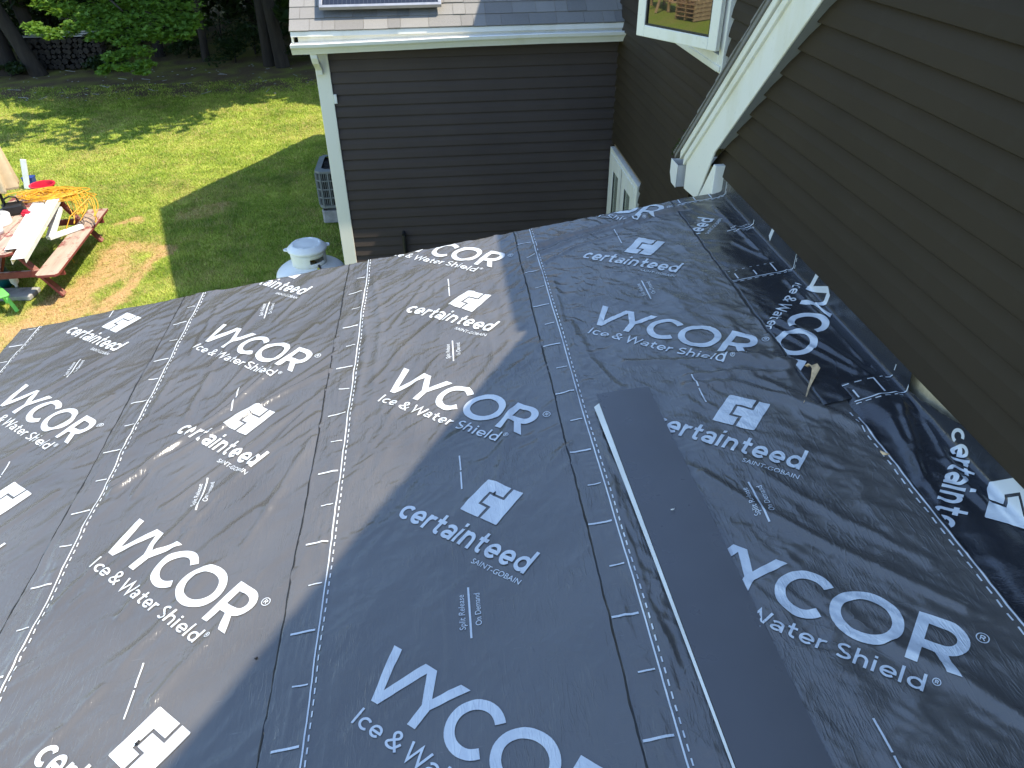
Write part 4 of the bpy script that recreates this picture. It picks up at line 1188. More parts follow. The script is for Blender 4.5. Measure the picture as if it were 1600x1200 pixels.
def flash_line(key, v, s0, s1, w, dash=None, gap=None, name='printed_lap_line'):
    vs, fs = [], []; t = s0
    while t < s1:
        e = min(t + (dash or 9), s1); m = max(2, int((e - t) / 0.008) + 1); base = len(vs)
        for q in np.linspace(t, e, m): vs += [(q, v - w / 2, 0), (q, v + w / 2, 0)]
        fs += [(base + 2 * i, base + 2 * i + 2, base + 2 * i + 3) for i in range(m - 1)] + [(base + 2 * i, base + 2 * i + 3, base + 2 * i + 1) for i in range(m - 1)]
        t = e + (gap or 9)
    put_flash(key, name, np.array(vs, float), np.array(fs, np.int32))
for key, v in (('a', 3.393), ('b', 2.573), ('c', 1.722)):
    flash_line(key, v, 1.14 if key != 'c' else 1.225, 1.47, 0.0042)
    flash_line(key, v - 0.0105, 1.14 if key != 'c' else 1.225, 1.47, 0.0038, 0.017, 0.0125, 'printed_dashes')
    for s_, L_ in ((1.17, 0.045), (1.245, 0.04), (1.325, 0.07)):
        vs = [(s_ + q, v + 0.012 + t_, 0) for t_ in np.linspace(0, L_, 4) for q in (-0.0026, 0.0026)]
        put_flash(key, 'printed_ticks', np.array(vs, float), np.array([(2 * i, 2 * i + 1, 2 * i + 3) for i in range(3)] + [(2 * i, 2 * i + 3, 2 * i + 2) for i in range(3)], np.int32))
flash_line('c', 1.806, 1.225, 1.46, 0.0036, 0.022, 0.018, 'printed_dashes')
flash_line('b', 2.655, 1.15, 1.34, 0.0028, 0.010, 0.020, 'printed_dashes')

# ------------------------------------------------------------------ things lying on the membrane roof
trim = empty('metal_trim_piece', label='long charcoal metal trim piece with white folded edge lying on the membrane roof', cat='metal trim')
h_far, h_near = 0.020, 0.030
TL_, TR_, BR_, BL_ = (0.477, 1.985), (0.653, 1.993), (0.705, 0.30), (0.520, 0.30)
def tp(a, b, h):         # a across 0..1, b along 0 far .. 1 near
    l = np.array(TL_) * (1 - b) + np.array(BL_) * b; r = np.array(TR_) * (1 - b) + np.array(BR_) * b
    q = l * (1 - a) + r * a
    return tuple(rp(q[0], q[1], h))
mb = MB(); nb = 30; na = 8
for i in range(nb + 1):
    b = i / nb
    for j in range(na + 1):
        a = j / na
        hh = 0.036 + 0.003 * math.sin(b * 5 + 1) - 0.015 * a 
        mb.v.append(tp(a, b, hh))
for i in range(nb):
    for j in range(na):
        q = i * (na + 1) + j; mb.f.append((q, q + 1, q + na + 2, q + na + 1))
ts = mb.build('top_face', M['coil'], trim); ts.modifiers.new('s', 'SOLIDIFY').thickness = 0.0018
mb = MB()
for i in range(nb + 1):
    b = 0.028 + i / nb * 0.972
    hh = 0.036 + 0.003 * math.sin(b * 5 + 1)
    wt = 0.004 + 0.085 * (1 - b) ** 2.2 + 0.024; mb.v += [tp(-0.004, b, hh - 0.003), tp(-wt, b, hh - 0.003 - 0.10 * wt)]
for i in range(nb): mb.f.append((2 * i, 2 * i + 1, 2 * i + 3, 2 * i + 2))
hs = mb.build('folded_edge', M['coil_back'], trim); hs.modifiers.new('s', 'SOLIDIFY').thickness = 0.0012
mb = MB()
for i in range(nb + 1):
    b = 0.028 + i / nb * 0.972
    hh = 0.036 + 0.003 * math.sin(b * 5 + 1)
    wt = 0.004 + 0.085 * (1 - b) ** 2.2 + 0.024; mb.v += [tp(-wt - 0.003, b, hh - 0.0035 - 0.10 * wt), tp(-0.02, b, hh - 0.028)]
for i in range(nb): mb.f.append((2 * i, 2 * i + 1, 2 * i + 3, 2 * i + 2))
mb.build('edge_shadow_strip', M['rubber'], trim)  # black strip standing in for the shadow under the folded edge

# dried curled leaf
lf = MB()
ctr = [(1.083, 1.757, .030), (1.105, 1.790, .022), (1.130, 1.828, .026), (1.158, 1.862, .034), (1.176, 1.884, .046), (1.172, 1.902, .052), (1.158, 1.908, .046)]
wid = [0.0008, 0.002, 0.0035, 0.007, 0.013, 0.014, 0.010]
for (u, v, h), w_ in zip(ctr, wid):
    lf.v += [tuple(rp(u - w_ * 0.9, v + w_ * 0.35, h + w_ * 0.6)), tuple(rp(u, v, h)), tuple(rp(u + w_ * 0.9, v - w_ * 0.35, h + w_ * 0.7))]
for i in range(len(ctr) - 1):
    for j in (0, 1): lf.f.append((3 * i + j, 3 * i + j + 1, 3 * i + j + 4, 3 * i + j + 3))
o = lf.build('dry_leaf', M['leaf_dry'], sm=True); o.modifiers.new('s', 'SOLIDIFY').thickness = 0.0015
tag(o, label='curled dry tan leaf with thin stem lying on the black flashing', cat='leaf')
def scrap(name, u, v, h, l, w_, a, mat, label, cat):
    m = MB()
    for i in range(5):
        t = i / 4 - 0.5
        du_ = t * l * math.cos(a) - 0.25 * l * math.sin(a) * (t * t * 4 - 0.5) * 0.5; dv_ = t * l * math.sin(a) + 0.25 * l * math.cos(a) * (t * t * 4 - 0.5) * 0.5
        ww = w_ * (1.1 - 1.6 * abs(t))
        m.v += [tuple(rp(u + du_ - ww * math.sin(a), v + dv_ + ww * math.cos(a), h)), tuple(rp(u + du_, v + dv_, h + 0.004)), tuple(rp(u + du_ + ww * math.sin(a), v + dv_ - ww * math.cos(a), h))]
    for i in range(4):
        for j in (0, 1): m.f.append((3 * i + j, 3 * i + j + 1, 3 * i + j + 4, 3 * i + j + 3))
    o = m.build(name, mat, sm=True); o.modifiers.new('s', 'SOLIDIFY').thickness = 0.001
    return tag(o, label=label, cat=cat)
scrap('bark_flake', 1.196, 1.485, 0.028, 0.024, 0.007, -0.9, M['leaf_dry'], 'tiny brown bark flake on the white dashed line near the wall', 'bark flake')
scrap('seed_husk', 0.098, 1.632, 0.0165, 0.010, 0.003, 0.8, M['rubber'], 'small dark seed husk on a white square emblem of the middle strip', 'seed husk')
scrap('seed_husk', -0.80, 1.03, 0.0135, 0.011, 0.0035, 0.8, M['rubber'], 'dark seed husk on the white emblem at the lower left', 'seed husk')
scrap('pale_shaving', 0.578, 1.415, 0.038, 0.014, 0.0016, 0.3, M['coil_white'], 'curled pale metal shaving lying on the charcoal trim piece', 'metal shaving')
scrap('black_crumb', -0.55, 1.205, 0.012, 0.008, 0.003, 0.3, M['rubber'], 'black crumb of tar beside the seam in the shade at lower left', 'tar crumb')

# ------------------------------------------------------------------ propane tank
tk = empty('propane_tank', (-1.70, 8.62, G), label='white upright propane tank with domed top beside the corner board', cat='propane tank')
R_ = 0.425
prof = [(0.0, 0.10), (0.30, 0.10), (R_ - 0.03, 0.16), (R_, 0.26)] + [(R_, 0.90)]
prof += [(R_ * math.cos(a), 0.90 + 0.17 * math.sin(a)) for a in np.linspace(0.05, PI / 2, 12)]
MB().lathe(prof, 40).build('shell', M['tank'], tk, sm=True)
MB().lathe([(0.27, 0.0), (0.30, 0.0), (0.30, 0.14), (0.27, 0.14), (0.27, 0.0)], 32).build('foot_ring', M['tank'], tk, sm=True)
# collar with a slot
mb = MB(); n = 56; slot = [i for i in range(n) if -78 < (i * 360 / n + 180) % 360 - 180 < -22]
zs = [1.03, 1.105, 1.165, 1.235]
RC = 0.215
for r in (RC, RC - 0.012):
    for zz in zs:
        rr = r * (0.97 + 0.03 * (zz - 1.03) / 0.205)
        for i in range(n):
            a = 2 * PI * i / n; mb.v.append((rr * math.cos(a), rr * math.sin(a), zz))
nl = len(zs)
for s_ in (0, 1):
    for l in range(nl - 1):
        for i in range(n):
            if l == 1 and i in slot: continue
            j = (i + 1) % n; a = (s_ * nl + l) * n
            mb.f.append((a + i, a + j, a + n + j, a + n + i))
for l in (0, nl - 1):
    for i in range(n):
        j = (i + 1) % n; a, b = l * n, (nl + l) * n; mb.f.append((a + i, a + j, b + j, b + i))
for i in slot:
    j = (i + 1) % n
    for l in (1, 2): mb.f.append((l * n + i, l * n + j, (nl + l) * n + j, (nl + l) * n + i))
mb.build('collar', M['tank'], tk, sm=True)
lid = MB().lathe([(RC + 0.022, 1.232), (RC + 0.024, 1.250), (RC + 0.006, 1.266), (RC * 0.86, 1.300), (RC * 0.78, 1.306), (RC * 0.72, 1.300), (RC * 0.4, 1.310), (0, 1.312)], 48)
lidm = lid.build('lid', M['tank'], tk, sm=True)
for k in range(6):
    a = k * PI / 3 + 0.3
    MB().bar((0.155 * math.cos(a), 0.155 * math.sin(a), 1.305), (0.185 * math.cos(a), 0.185 * math.sin(a), 1.296), 0.05, 0.012).build('lid_rib', M['tank'], lidm, 0.004)
for a in (math.radians(188), math.radians(18)):
    c, s_ = math.cos(a), math.sin(a)
    mb = MB()
    loop = [Vector((c * (RC + 0.015 + 0.042 * math.sin(t)) - s_ * 0.035 * math.cos(t), s_ * (RC + 0.015 + 0.042 * math.sin(t)) + c * 0.035 * math.cos(t), 1.242)) for t in np.linspace(0, PI, 11)]
    mb.tube(loop, 0.011, 8); mb.build('lid_lug', M['tank'], lidm, sm=True)
MB().lathe([(0.0, 1.16), (0.028, 1.16), (0.034, 1.06), (0.022, 1.05), (0.022, 1.03), (0.0, 1.03)], 14).tube([(0, 0, 1.09), (0.09, -0.10, 1.085)], 0.018, 8).build('valve', M['brass'], tk, sm=True)
MB().tube([(0.07, -0.08, 1.085), (0.13, -0.155, 1.080), (0.17, -0.22, 1.03), (0.19, -0.28, 0.99), (0.20, -0.40, 0.90), (0.18, -0.50, 0.4), (0.20, -0.55, 0.04)], 0.013, 8).build('hose', M['rubber'], tk, sm=True)
MB().add([(0.115, -0.20, 1.06), (0.145, -0.185, 1.06), (0.185, -0.275, 0.975), (0.155, -0.285, 0.975)], [(0, 1, 2, 3)]).build('warning_tag', M['yellow_tag'], tk)

# ------------------------------------------------------------------ air conditioner
ac = empty('air_conditioner', (-1.66, 12.85, G), label='grey air conditioner with louvred sides standing on a pad left of the wing', cat='air conditioner')
hw = 0.45; z0, z1 = 0.27, 0.92
def octo(h, c): return [(-h + c, -h), (h - c, -h), (h, -h + c), (h, h - c), (h - c, h), (-h + c, h), (-h, h - c), (-h, -h + c)]
MB().prism(octo(hw - 0.03, 0.06), 2, z0 + 0.02, z1 - 0.05).build('coil_core', M['rubber'], ac)
mb = MB()
mb.prism(octo(hw, 0.08), 2, z0, z0 + 0.05)
top_o = octo(hw, 0.08)
mb.build('base_pan', M['ac'], ac, 0.006)
mb = MB()
for j in range(4):
    za = z0 + 0.05 + j * 0.145
    for k in range(8):
        p, q = Vector((*top_o[k], za + 0.135)), Vector((*top_o[(k + 1) % 8], za + 0.135)); mb.bar(p, q, 0.012, 0.020)
mb.build('grille_rail', M['ac'], ac)
slat = MB().box(-0.004, 0.004, -0.004, 0.004, z0 + 0.05, z1 - 0.05).mesh('louvre_bar')
slat.materials.append(M['ac'])
for k in range(8):
    p, q = Vector((*top_o[k], 0)), Vector((*top_o[(k + 1) % 8], 0)); L_ = (q - p).length; m_ = max(2, int(L_ / 0.032))
    if k not in (0, 7, 6): m_ = max(2, m_ // 3)
    for i in range(m_):
        o = bpy.data.objects.new('louvre_bar', slat); COL.objects.link(o); o.parent = ac; o.location = p + (q - p) * (i / m_)
        if i % 4 == 0: o.scale = (3.2, 3.2, 1)
mb = MB()
for k in range(8):
    a, b = Vector((*top_o[k], 0)), Vector((*top_o[(k + 1) % 8], 0)); a2, b2 = a * 0.78, b * 0.78
    mb.add([(a.x, a.y, z1 - 0.05), (b.x, b.y, z1 - 0.05), (b.x, b.y, z1 - 0.012), (a.x, a.y, z1 - 0.012), (b2.x, b2.y, z1), (a2.x, a2.y, z1)], [(0, 1, 2, 3), (3, 2, 4, 5)])
mb.build('top_cover', M['ac'], ac)
mb = MB()
for r in (0.09, 0.15, 0.21, 0.27, 0.33):
    mb.tube([(r * math.cos(t), r * math.sin(t), z1 - 0.004) for t in np.linspace(0, 2 * PI, 25)], 0.005, 6, False)
for t in np.linspace(0, 2 * PI, 9)[:-1]: mb.tube([(0.03 * math.cos(t), 0.03 * math.sin(t), z1 - 0.004), (0.35 * math.cos(t), 0.35 * math.sin(t), z1 - 0.004)], 0.005, 6)
mb.build('fan_guard', M['rubber'], ac)
MB().prism(octo(hw * 0.80, 0.07), 2, z1 - 0.22, z1 - 0.2).build('fan_well', M['rubber'], ac)
MB().prism(octo(hw - 0.02, 0.03), 2, 0.0, 0.22).build('pad', M['concrete'], ac, 0.01)
MB().box(-0.40, -0.34, -0.40, -0.34, 0.221, z0 - 0.001).box(0.34, 0.40, -0.40, -0.34, 0.221, z0 - 0.001).box(-0.40, -0.34, 0.34, 0.40, 0.221, z0 - 0.001).box(0.34, 0.40, 0.34, 0.40, 0.221, z0 - 0.001).build('foot', M['rubber'], ac)

# ------------------------------------------------------------------ picnic table and what is on it
TA = math.radians(3.3)
tb = empty('picnic_table', (-6.36, 11.08, G), TA, label='weathered red wooden picnic table with clutter on it at the left edge', cat='picnic table')
def bbx(nm, x0, x1, y0, y1, za, zb, par=tb, mat='table', bev=0.006): return MB().box(x0, x1, y0, y1, za, zb).build(nm, M[mat], par, bev)
def chamf(nm, x0, x1, y0, y1, za, zb, c=0.05, side=0):
    pl = [(x0 + (c if side <= 0 else 0), y0), (x1 - (c if side >= 0 else 0), y0), (x1, y0 + (c if side >= 0 else 0)), (x1, y1), (x0, y1), (x0, y0 + (c if side <= 0 else 0))]
    pl2 = []
    for p in pl:
        if not pl2 or (abs(pl2[-1][0] - p[0]) + abs(pl2[-1][1] - p[1])) > 1e-6: pl2.append(p)
    return MB().prism(pl2, 2, za, zb).build(nm, M['table'], tb, 0.006)
pw = 0.155
for i in range(5):
    x0 = -0.40 + i * (pw + 0.006)
    sd_ = -1 if i == 0 else (1 if i == 4 else 2)
    if sd_ == 2: bbx('top_plank', x0, x0 + pw, -1.20, 1.20, 0.755, 0.795)
    else: chamf('top_plank', x0, x0 + pw, -1.20, 1.20, 0.755, 0.795, 0.07, sd_)
for sx in (-1, 1):
    a, b = (0.60, 0.905) if sx > 0 else (-0.905, -0.60)
    MB().prism([(a + 0.04, -1.24), (b - 0.04, -1.24), (b, -1.20), (b, 1.22), (a, 1.22), (a, -1.20)], 2, 0.432, 0.472).build('bench_seat', M['table'], tb, 0.006)
for y in (-0.95, 0.95):
    bbx('seat_beam', -0.88, 0.88, y - 0.02, y + 0.02, 0.33, 0.430)
    bbx('top_beam', -0.39, 0.39, y - 0.02, y + 0.02, 0.66, 0.753)
    for sx in (-1, 1):
        MB().bar((sx * 0.28, y + 0.042, 0.752), (sx * 0.74, y + 0.042, 0.0), 0.038, 0.115, (0, 1, 0)).build('leg', M['table'], tb, 0.004)
    MB().bar((0, y * 0.93, 0.38), (0, y * 0.35, 0.74), 0.04, 0.08).build('brace', M['table'], tb, 0.004)
ZT = G + 0.797
def onT(x, y, zz): # table frame to world
    c, s_ = math.cos(TA), math.sin(TA); return (-6.36 + c * x - s_ * y, 11.08 + s_ * x + c * y, zz)
# umbrella
um = empty('patio_umbrella', (-6.62, 11.50, ZT), label='closed tan patio umbrella on a dark pole standing through the picnic table', cat='umbrella')
MB().tube([(0, 0, -0.75), (0, 0, 2.3)], 0.022, 10).build('pole', M['rubber'], um, sm=True)
mb = MB(); n = 64
hs_ = [0.36, 0.40, 0.8, 1.3, 1.8, 2.15, 2.28]; rs = [0.30, 0.315, 0.265, 0.20, 0.13, 0.06, 0.025]
for zz, r in zip(hs_, rs):
    for i in range(n):
        a = 2 * PI * i / n; rr = r * (0.80 + 0.20 * math.cos(8 * a + 0.6) + 0.05 * math.cos(16 * a)); mb.v.append((rr * math.cos(a + 0.06 * zz), rr * math.sin(a + 0.06 * zz), zz))
for l in range(len(hs_) - 1):
    for i in range(n): j = (i + 1) % n; mb.f.append((l * n + i, l * n + j, (l + 1) * n + j, (l + 1) * n + i))
cn = mb.build('canopy', M['fabric'], um, sm=True); cn.modifiers.new('s', 'SOLIDIFY').thickness = 0.004
MB().lathe([(0.0, 0.12), (0.04, 0.12), (0.05, 0.02), (0.11, 0.0), (0.0, 0.0)], 20).build('base_collar', M['rubber'], um, sm=True)
# white metal channels
def channel(name, p, q, wd, hgt, label, mat='coil_white'):
    p, q = Vector(p), Vector(q); d = (q - p).normalized(); s_ = d.cross(Vector((0, 0, 1))).normalized(); u_ = s_.cross(d)
    pr_ = [(-wd / 2, hgt), (-wd / 2, 0), (wd / 2, 0), (wd / 2, hgt), (wd / 2 - 0.003, hgt), (wd / 2 - 0.003, 0.003), (-wd / 2 + 0.003, 0.003), (-wd / 2 + 0.003, hgt)]
    pr_ = [(a, hgt - b) for a, b in pr_]
    mb = MB(); n = len(pr_)
    for c in (p, q): mb.v += [tuple(c + s_ * a + u_ * b) for a, b in pr_]
    mb.f += [tuple(range(n))[::-1], tuple(range(n, 2 * n))] + [(i, (i + 1) % n, n + (i + 1) % n, n + i) for i in range(n)]
    return tag(mb.build(name, M[mat]), label=label, cat='metal channel')
channel('white_channel', (-5.62, 9.56, ZT + 0.006), (-6.03, 11.80, ZT + 0.006), 0.165, 0.07, 'long white metal channel nearest the bench on the picnic table')
channel('white_channel', (-5.895, 9.98, ZT + 0.006), (-6.262, 11.80, ZT + 0.006), 0.165, 0.035, 'long white metal channel lying further from the bench on the picnic table')
# downspout elbow lying from table to bench
el = empty('downspout_offcut', (0, 0, 0), label='bent white downspout offcut lying across the red bench', cat='downspout')
MB().bar((-5.97, 11.72, G + 0.74), (-5.95, 11.12, G + 0.500), 0.11, 0.06).build('short_leg', M['coil_white'], el, 0.006)
MB().bar((-5.96, 11.10, G + 0.512), (-5.62, 11.52, G + 0.510), 0.085, 0.06).build('long_leg', M['coil_white'], el, 0.006)
# yellow cord
pts = []
random.seed(21)
ph = 0
for i in range(540):
    t = i / 540; a = i * 0.27
    r = 0.28 + 0.10 * math.sin(i * 0.071) + 0.06 * math.sin(i * 0.37) + 0.04 * math.sin(i * 0.9)
    pts.append((-6.16 + 0.13 * math.sin(i * 0.043) + r * 1.25 * math.cos(a), 12.00 + 0.09 * math.cos(i * 0.061) + r * 0.60 * math.sin(a), ZT + 0.025 + 0.05 * abs(math.sin(i * 0.13)) + 0.04 * t))
tail = []
for k in range(9):
    j_ = lambda q: random.uniform(-q, q)
    ox = -5.88 + 0.035 * k + j_(0.05); dp = random.uniform(0.10, 0.36)
    tail += [(ox - 0.12, 12.02 + j_(.08), ZT + 0.08), (ox + 0.10, 11.86 + j_(.08), ZT + 0.07), (ox + 0.20 + j_(.04), 11.66 + j_(.06), ZT - dp * 0.4), (ox + 0.14 + j_(.05), 11.50 + j_(.06), ZT - dp),
             (ox + 0.19 + j_(.04), 11.62 + j_(.05), ZT - dp * 0.7), (ox + 0.08 + j_(.05), 11.84 + j_(.06), ZT + 0.075)]
def smooth_path(p, it=3):
    for _ in range(it):
        q = [p[0]]
        for a, b in zip(p[:-1], p[1:]): q += [tuple(0.75 * x + 0.25 * y for x, y in zip(a, b)), tuple(0.25 * x + 0.75 * y for x, y in zip(a, b))]
        p = q + [p[-1]]
    return p
cp = pts + smooth_path([pts[-1]] + tail, 2) + smooth_path([(-5.72, 11.45, ZT - 0.1), (-5.80, 11.30, G + 0.5), (-5.86, 11.22, G + 0.3), (-5.8, 11.25, G + 0.02)], 2)
tag(MB().tube(cp, 0.0072, 5).build('extension_cord', M['cord'], sm=True), label='tangled yellow extension cord heaped on the far end of the table', cat='cord')
# other clutter
rl = empty('tape_roll', (-6.52, 11.02, ZT), label='wide white roll with grey centre on the picnic table', cat='roll')
MB().lathe([(0.07, 0.002), (0.17, 0.002), (0.175, 0.02), (0.175, 0.13), (0.165, 0.14), (0.07, 0.14), (0.07, 0.002)], 32).build('roll_body', M['white_plastic'], rl, sm=False)
MB().lathe([(0.055, 0.004), (0.068, 0.004), (0.068, 0.15), (0.055, 0.15), (0.055, 0.004)], 24).build('roll_core', M['ac'], rl)
bgk = empty('tool_bag', (-6.46, 11.42, ZT), 0.4, label='black tool bag with loop handle beside the umbrella pole', cat='tool bag')
MB().prism([(-0.16, 0.002), (0.16, 0.002), (0.13, 0.16), (-0.13, 0.16)], 1, -0.10, 0.10).build('bag_body', M['rubber'], bgk, 0.03)
MB().tube([(-0.09, 0, 0.16), (-0.08, 0, 0.24), (0, 0, 0.27), (0.08, 0, 0.24), (0.09, 0, 0.16)], 0.013, 8).build('bag_handle', M['rubber'], bgk, sm=True)
tag(MB().lathe([(0, 0.002), (0.06, 0.002), (0.065, 0.09), (0.058, 0.095), (0.0, 0.085)], 18, ).build('white_cup', M['white_plastic'], sm=True), label='white plastic cup near the table front beside the white roll', cat='cup').location = onT(-0.02, -0.42, ZT)
tag(MB().box(-0.06, 0.06, -0.04, 0.04, 0.002, 0.06).prism([(-0.05, 0.06), (0.05, 0.06), (0.03, 0.09), (-0.03, 0.09)], 1, -0.03, 0.03).build('red_tool_case', M['red'], None, 0.01), label='small red tool case on the table between bag and channels', cat='tool case').location = onT(0.12, 0.22, ZT)
tag(MB().prism([(-0.09, -0.06), (0.09, -0.05), (0.08, 0.06), (-0.07, 0.07)], 2, 0.002, 0.05).prism([(-0.05, -0.03), (0.05, -0.03), (0.05, 0.03), (-0.05, 0.03)], 2, 0.05, 0.075).build('white_box', M['white_plastic'], None, 0.008), label='small white lidded box on the table next to the white channels', cat='box').location = onT(0.20, 0.42, ZT)
tag(MB().lathe([(0, 0.002), (0.05, 0.002), (0.055, 0.06), (0.0, 0.07)], 14).build('dark_bowl', M['rubber'], sm=True), label='dark round dish on the table by the white roll', cat='dish').location = onT(-0.10, -0.12, ZT)
# red tub, white plank and blue bin on the grass behind the table
tag(MB().lathe([(0.0, 0.02), (0.165, 0.02), (0.195, 0.235), (0.222, 0.24), (0.222, 0.26), (0.188, 0.26), (0.155, 0.05), (0.0, 0.05)], 36).build('red_tub', M['red'], sm=False), label='bright red round plastic tub on the grass behind the table', cat='tub').location = (-7.44, 14.33, G)
MBp = MB(); MBp.bar((0, 0, 0.01), (0.10, 0.05, 0.56), 0.10, 0.035, (0, 1, 0.2))
tag(MBp.build('white_plank', M['coil_white'], None, 0.004), label='short white plank leaning upright beside the red tub', cat='plank').location = (-8.0, 14.84, G)
tag(MB().prism([(-0.08, 0.0), (0.08, 0.0), (0.10, 0.16), (-0.10, 0.16)], 1, -0.08, 0.08).prism([(-0.105, 0.16), (0.105, 0.16), (0.105, 0.178), (-0.105, 0.178)], 1, -0.085, 0.085).build('blue_bin', M['blue'], None, 0.012), label='dark blue plastic bin at the foot of the white plank', cat='bin').location = (-8.02, 15.05, G)
# near-left clutter
tag(MB().tube([(-0.52, 0.42, 0.17), (-0.2, 0.2, 0.17), (0.06, -0.10, 0.155), (0.16, -0.24, 0.14)], [0.165, 0.165, 0.16, 0.13], 20).build('teal_tube', M['teal'], sm=True), label='teal plastic tube lying in the shade of the picnic table', cat='plastic tube').location = (-6.66, 10.72, G - 0.02)
tag(MB().prism([(-0.30, -0.14), (0.27, -0.17), (0.30, 0.13), (-0.28, 0.16)], 2, 0.0, 0.07).build('stone_slab', M['stone'], None, 0.012), label='grey stone slab on the grass below the bench end', cat='slab').location = (-6.26, 10.26, G - 0.01)
bt = empty('white_bottle', (-6.27, 10.38, G + 0.062), label='white plastic bottle standing upside down on the grey slab', cat='bottle')
MB().lathe([(0.0, 0.0), (0.022, 0.0), (0.022, 0.05), (0.05, 0.09), (0.055, 0.11), (0.055, 0.22), (0.045, 0.24), (0.0, 0.24)], 18).build('bottle_body', M['white_plastic'], bt, sm=True)
MB().lathe([(0.0, -0.001), (0.026, -0.001), (0.026, 0.03), (0.0, 0.03)], 14).build('bottle_cap', M['ac'], bt)
gc = empty('lime_toddler_chair', (-6.30, 9.78, G), 2.3, label='lime green plastic toddler chair at the left edge of the lawn', cat='toddler chair')
MB().prism([(-0.19, -0.19), (0.19, -0.19), (0.16, 0.17), (-0.16, 0.17)], 2, 0.24, 0.27).build('seat', M['lime'], gc, 0.012)
for sx in (-1, 1):
    for sy in (-1, 1): MB().bar((sx * 0.15, sy * 0.14, 0.24), (sx * 0.19, sy * 0.19, 0.0), 0.05, 0.05, (0, 1, 0)).build('leg', M['lime'], gc, 0.01)
MB().prism([(-0.17, 0.272), (0.17, 0.272), (0.20, 0.50), (0.12, 0.58), (-0.12, 0.58), (-0.20, 0.50)], 1, 0.155, 0.185).build('backrest', M['lime'], gc, 0.012)

# ------------------------------------------------------------------ wood pile, and an invented yard for the window glass to reflect
wp = empty('woodpile', (-11.35, 25.9, G), label='dark stacked firewood pile with boards on top under the maple', cat='woodpile')
mb = MB()
random.seed(5)
zrow = 0.09; r_ = 0.085
rows = 0
while zrow < 0.86:
    x = -1.25 + (rows % 2) * 0.08 + random.uniform(-.03, .03)
    while x < 1.25:
        r0 = random.uniform(0.055, 0.095)
        nseg = random.choice((5, 6, 7, 8))
        dy_ = random.uniform(-0.06, 0.06)
        mb.tube([(x, -0.22 + dy_, zrow + random.uniform(-.015, .015)), (x, 0.22 + dy_, zrow)], r0, nseg)
        x += r0 * 2.02 + random.uniform(0, .012)
    zrow += 0.145; rows += 1
tag(mb.build('split_log', M['bark'], wp), kind='stuff')
for i in range(3): MB().obox((-0.2 + 0.3 * i, -0.02 + 0.1 * i, 0.93 + 0.045 * i), (0.95, 0.02 * (i - 1), 0.0), (0, 0.11, 0), (0, 0, 0.018)).build('cover_board', M['stone'], wp, 0.004)
pl = empty('added_pallets', (-25.5, 10.9, G), 0.5, label='stack of raw wooden pallets added on the lawn for the open window glass to reflect', cat='pallets')  # pallets added for the open sash to reflect
for lv in range(5):
    for i in range(6): MB().box(-0.6 + i * 0.22, -0.48 + i * 0.22, -0.5, 0.5, 0.11 + lv * 0.15, 0.13 + lv * 0.15).build('pallet_slat', M['lumber'], pl)
    for y in (-0.46, 0.0, 0.46): MB().box(-0.6, 0.6, y - 0.03, y + 0.03, 0.001 + lv * 0.15, 0.109 + lv * 0.15).build('pallet_bearer', M['lumber'], pl)

tr_ = empty('added_timber_rack', (-27.6, 12.6, G), 0.9, label='raw timber rack with leaning planks added on the lawn for the open window glass to reflect', cat='timber rack')  # invented rack, there only as a reflection in the pane
for i, yy_ in enumerate((-0.9, 0.9)):
    for xx_ in (-0.3, 0.3): MB().box(xx_ - 0.05, xx_ + 0.05, yy_ - 0.05, yy_ + 0.05, 0, 1.3).build('post', M['lumber'], tr_)
for zz_ in (0.35, 0.8, 1.24):
    MB().box(-0.34, 0.34, -1.2, 1.2, zz_, zz_ + 0.06).build('shelf_board', M['lumber'], tr_)
    for q in range(5): MB().box(-0.28 + q * 0.12, -0.20 + q * 0.12, -1.1, 1.1, zz_ + 0.061, zz_ + 0.12 + 0.03 * (q % 3)).build('plank', M['bark'] if q % 2 else M['lumber'], tr_)
for q in range(3): MB().bar((0.9 + 0.3 * q, -1.0 + 0.7 * q, 0.0), (0.36, -0.8 + 0.7 * q, 1.6), 0.10, 0.05).build('leaning_plank', M['lumber'], tr_)
sh_ = empty('added_shed', (-30.5, 8.4, G), 0.6, label='dark red garden shed invented on the far left lawn for the open window glass to reflect', cat='shed')  # made-up shed, present only for the glass to mirror
MB().box(-1.3, 1.3, -1.6, 1.6, 0, 2.1).build('wall', M['table'], sh_)
MB().prism([(-1.5, 2.1), (1.5, 2.1), (0, 2.9)], 1, -1.75, 1.75).build('roof', M['shingle'], sh_)
MB().box(1.301, 1.33, -0.45, 0.45, 0.05, 1.9).build('door', M['lumber'], sh_)

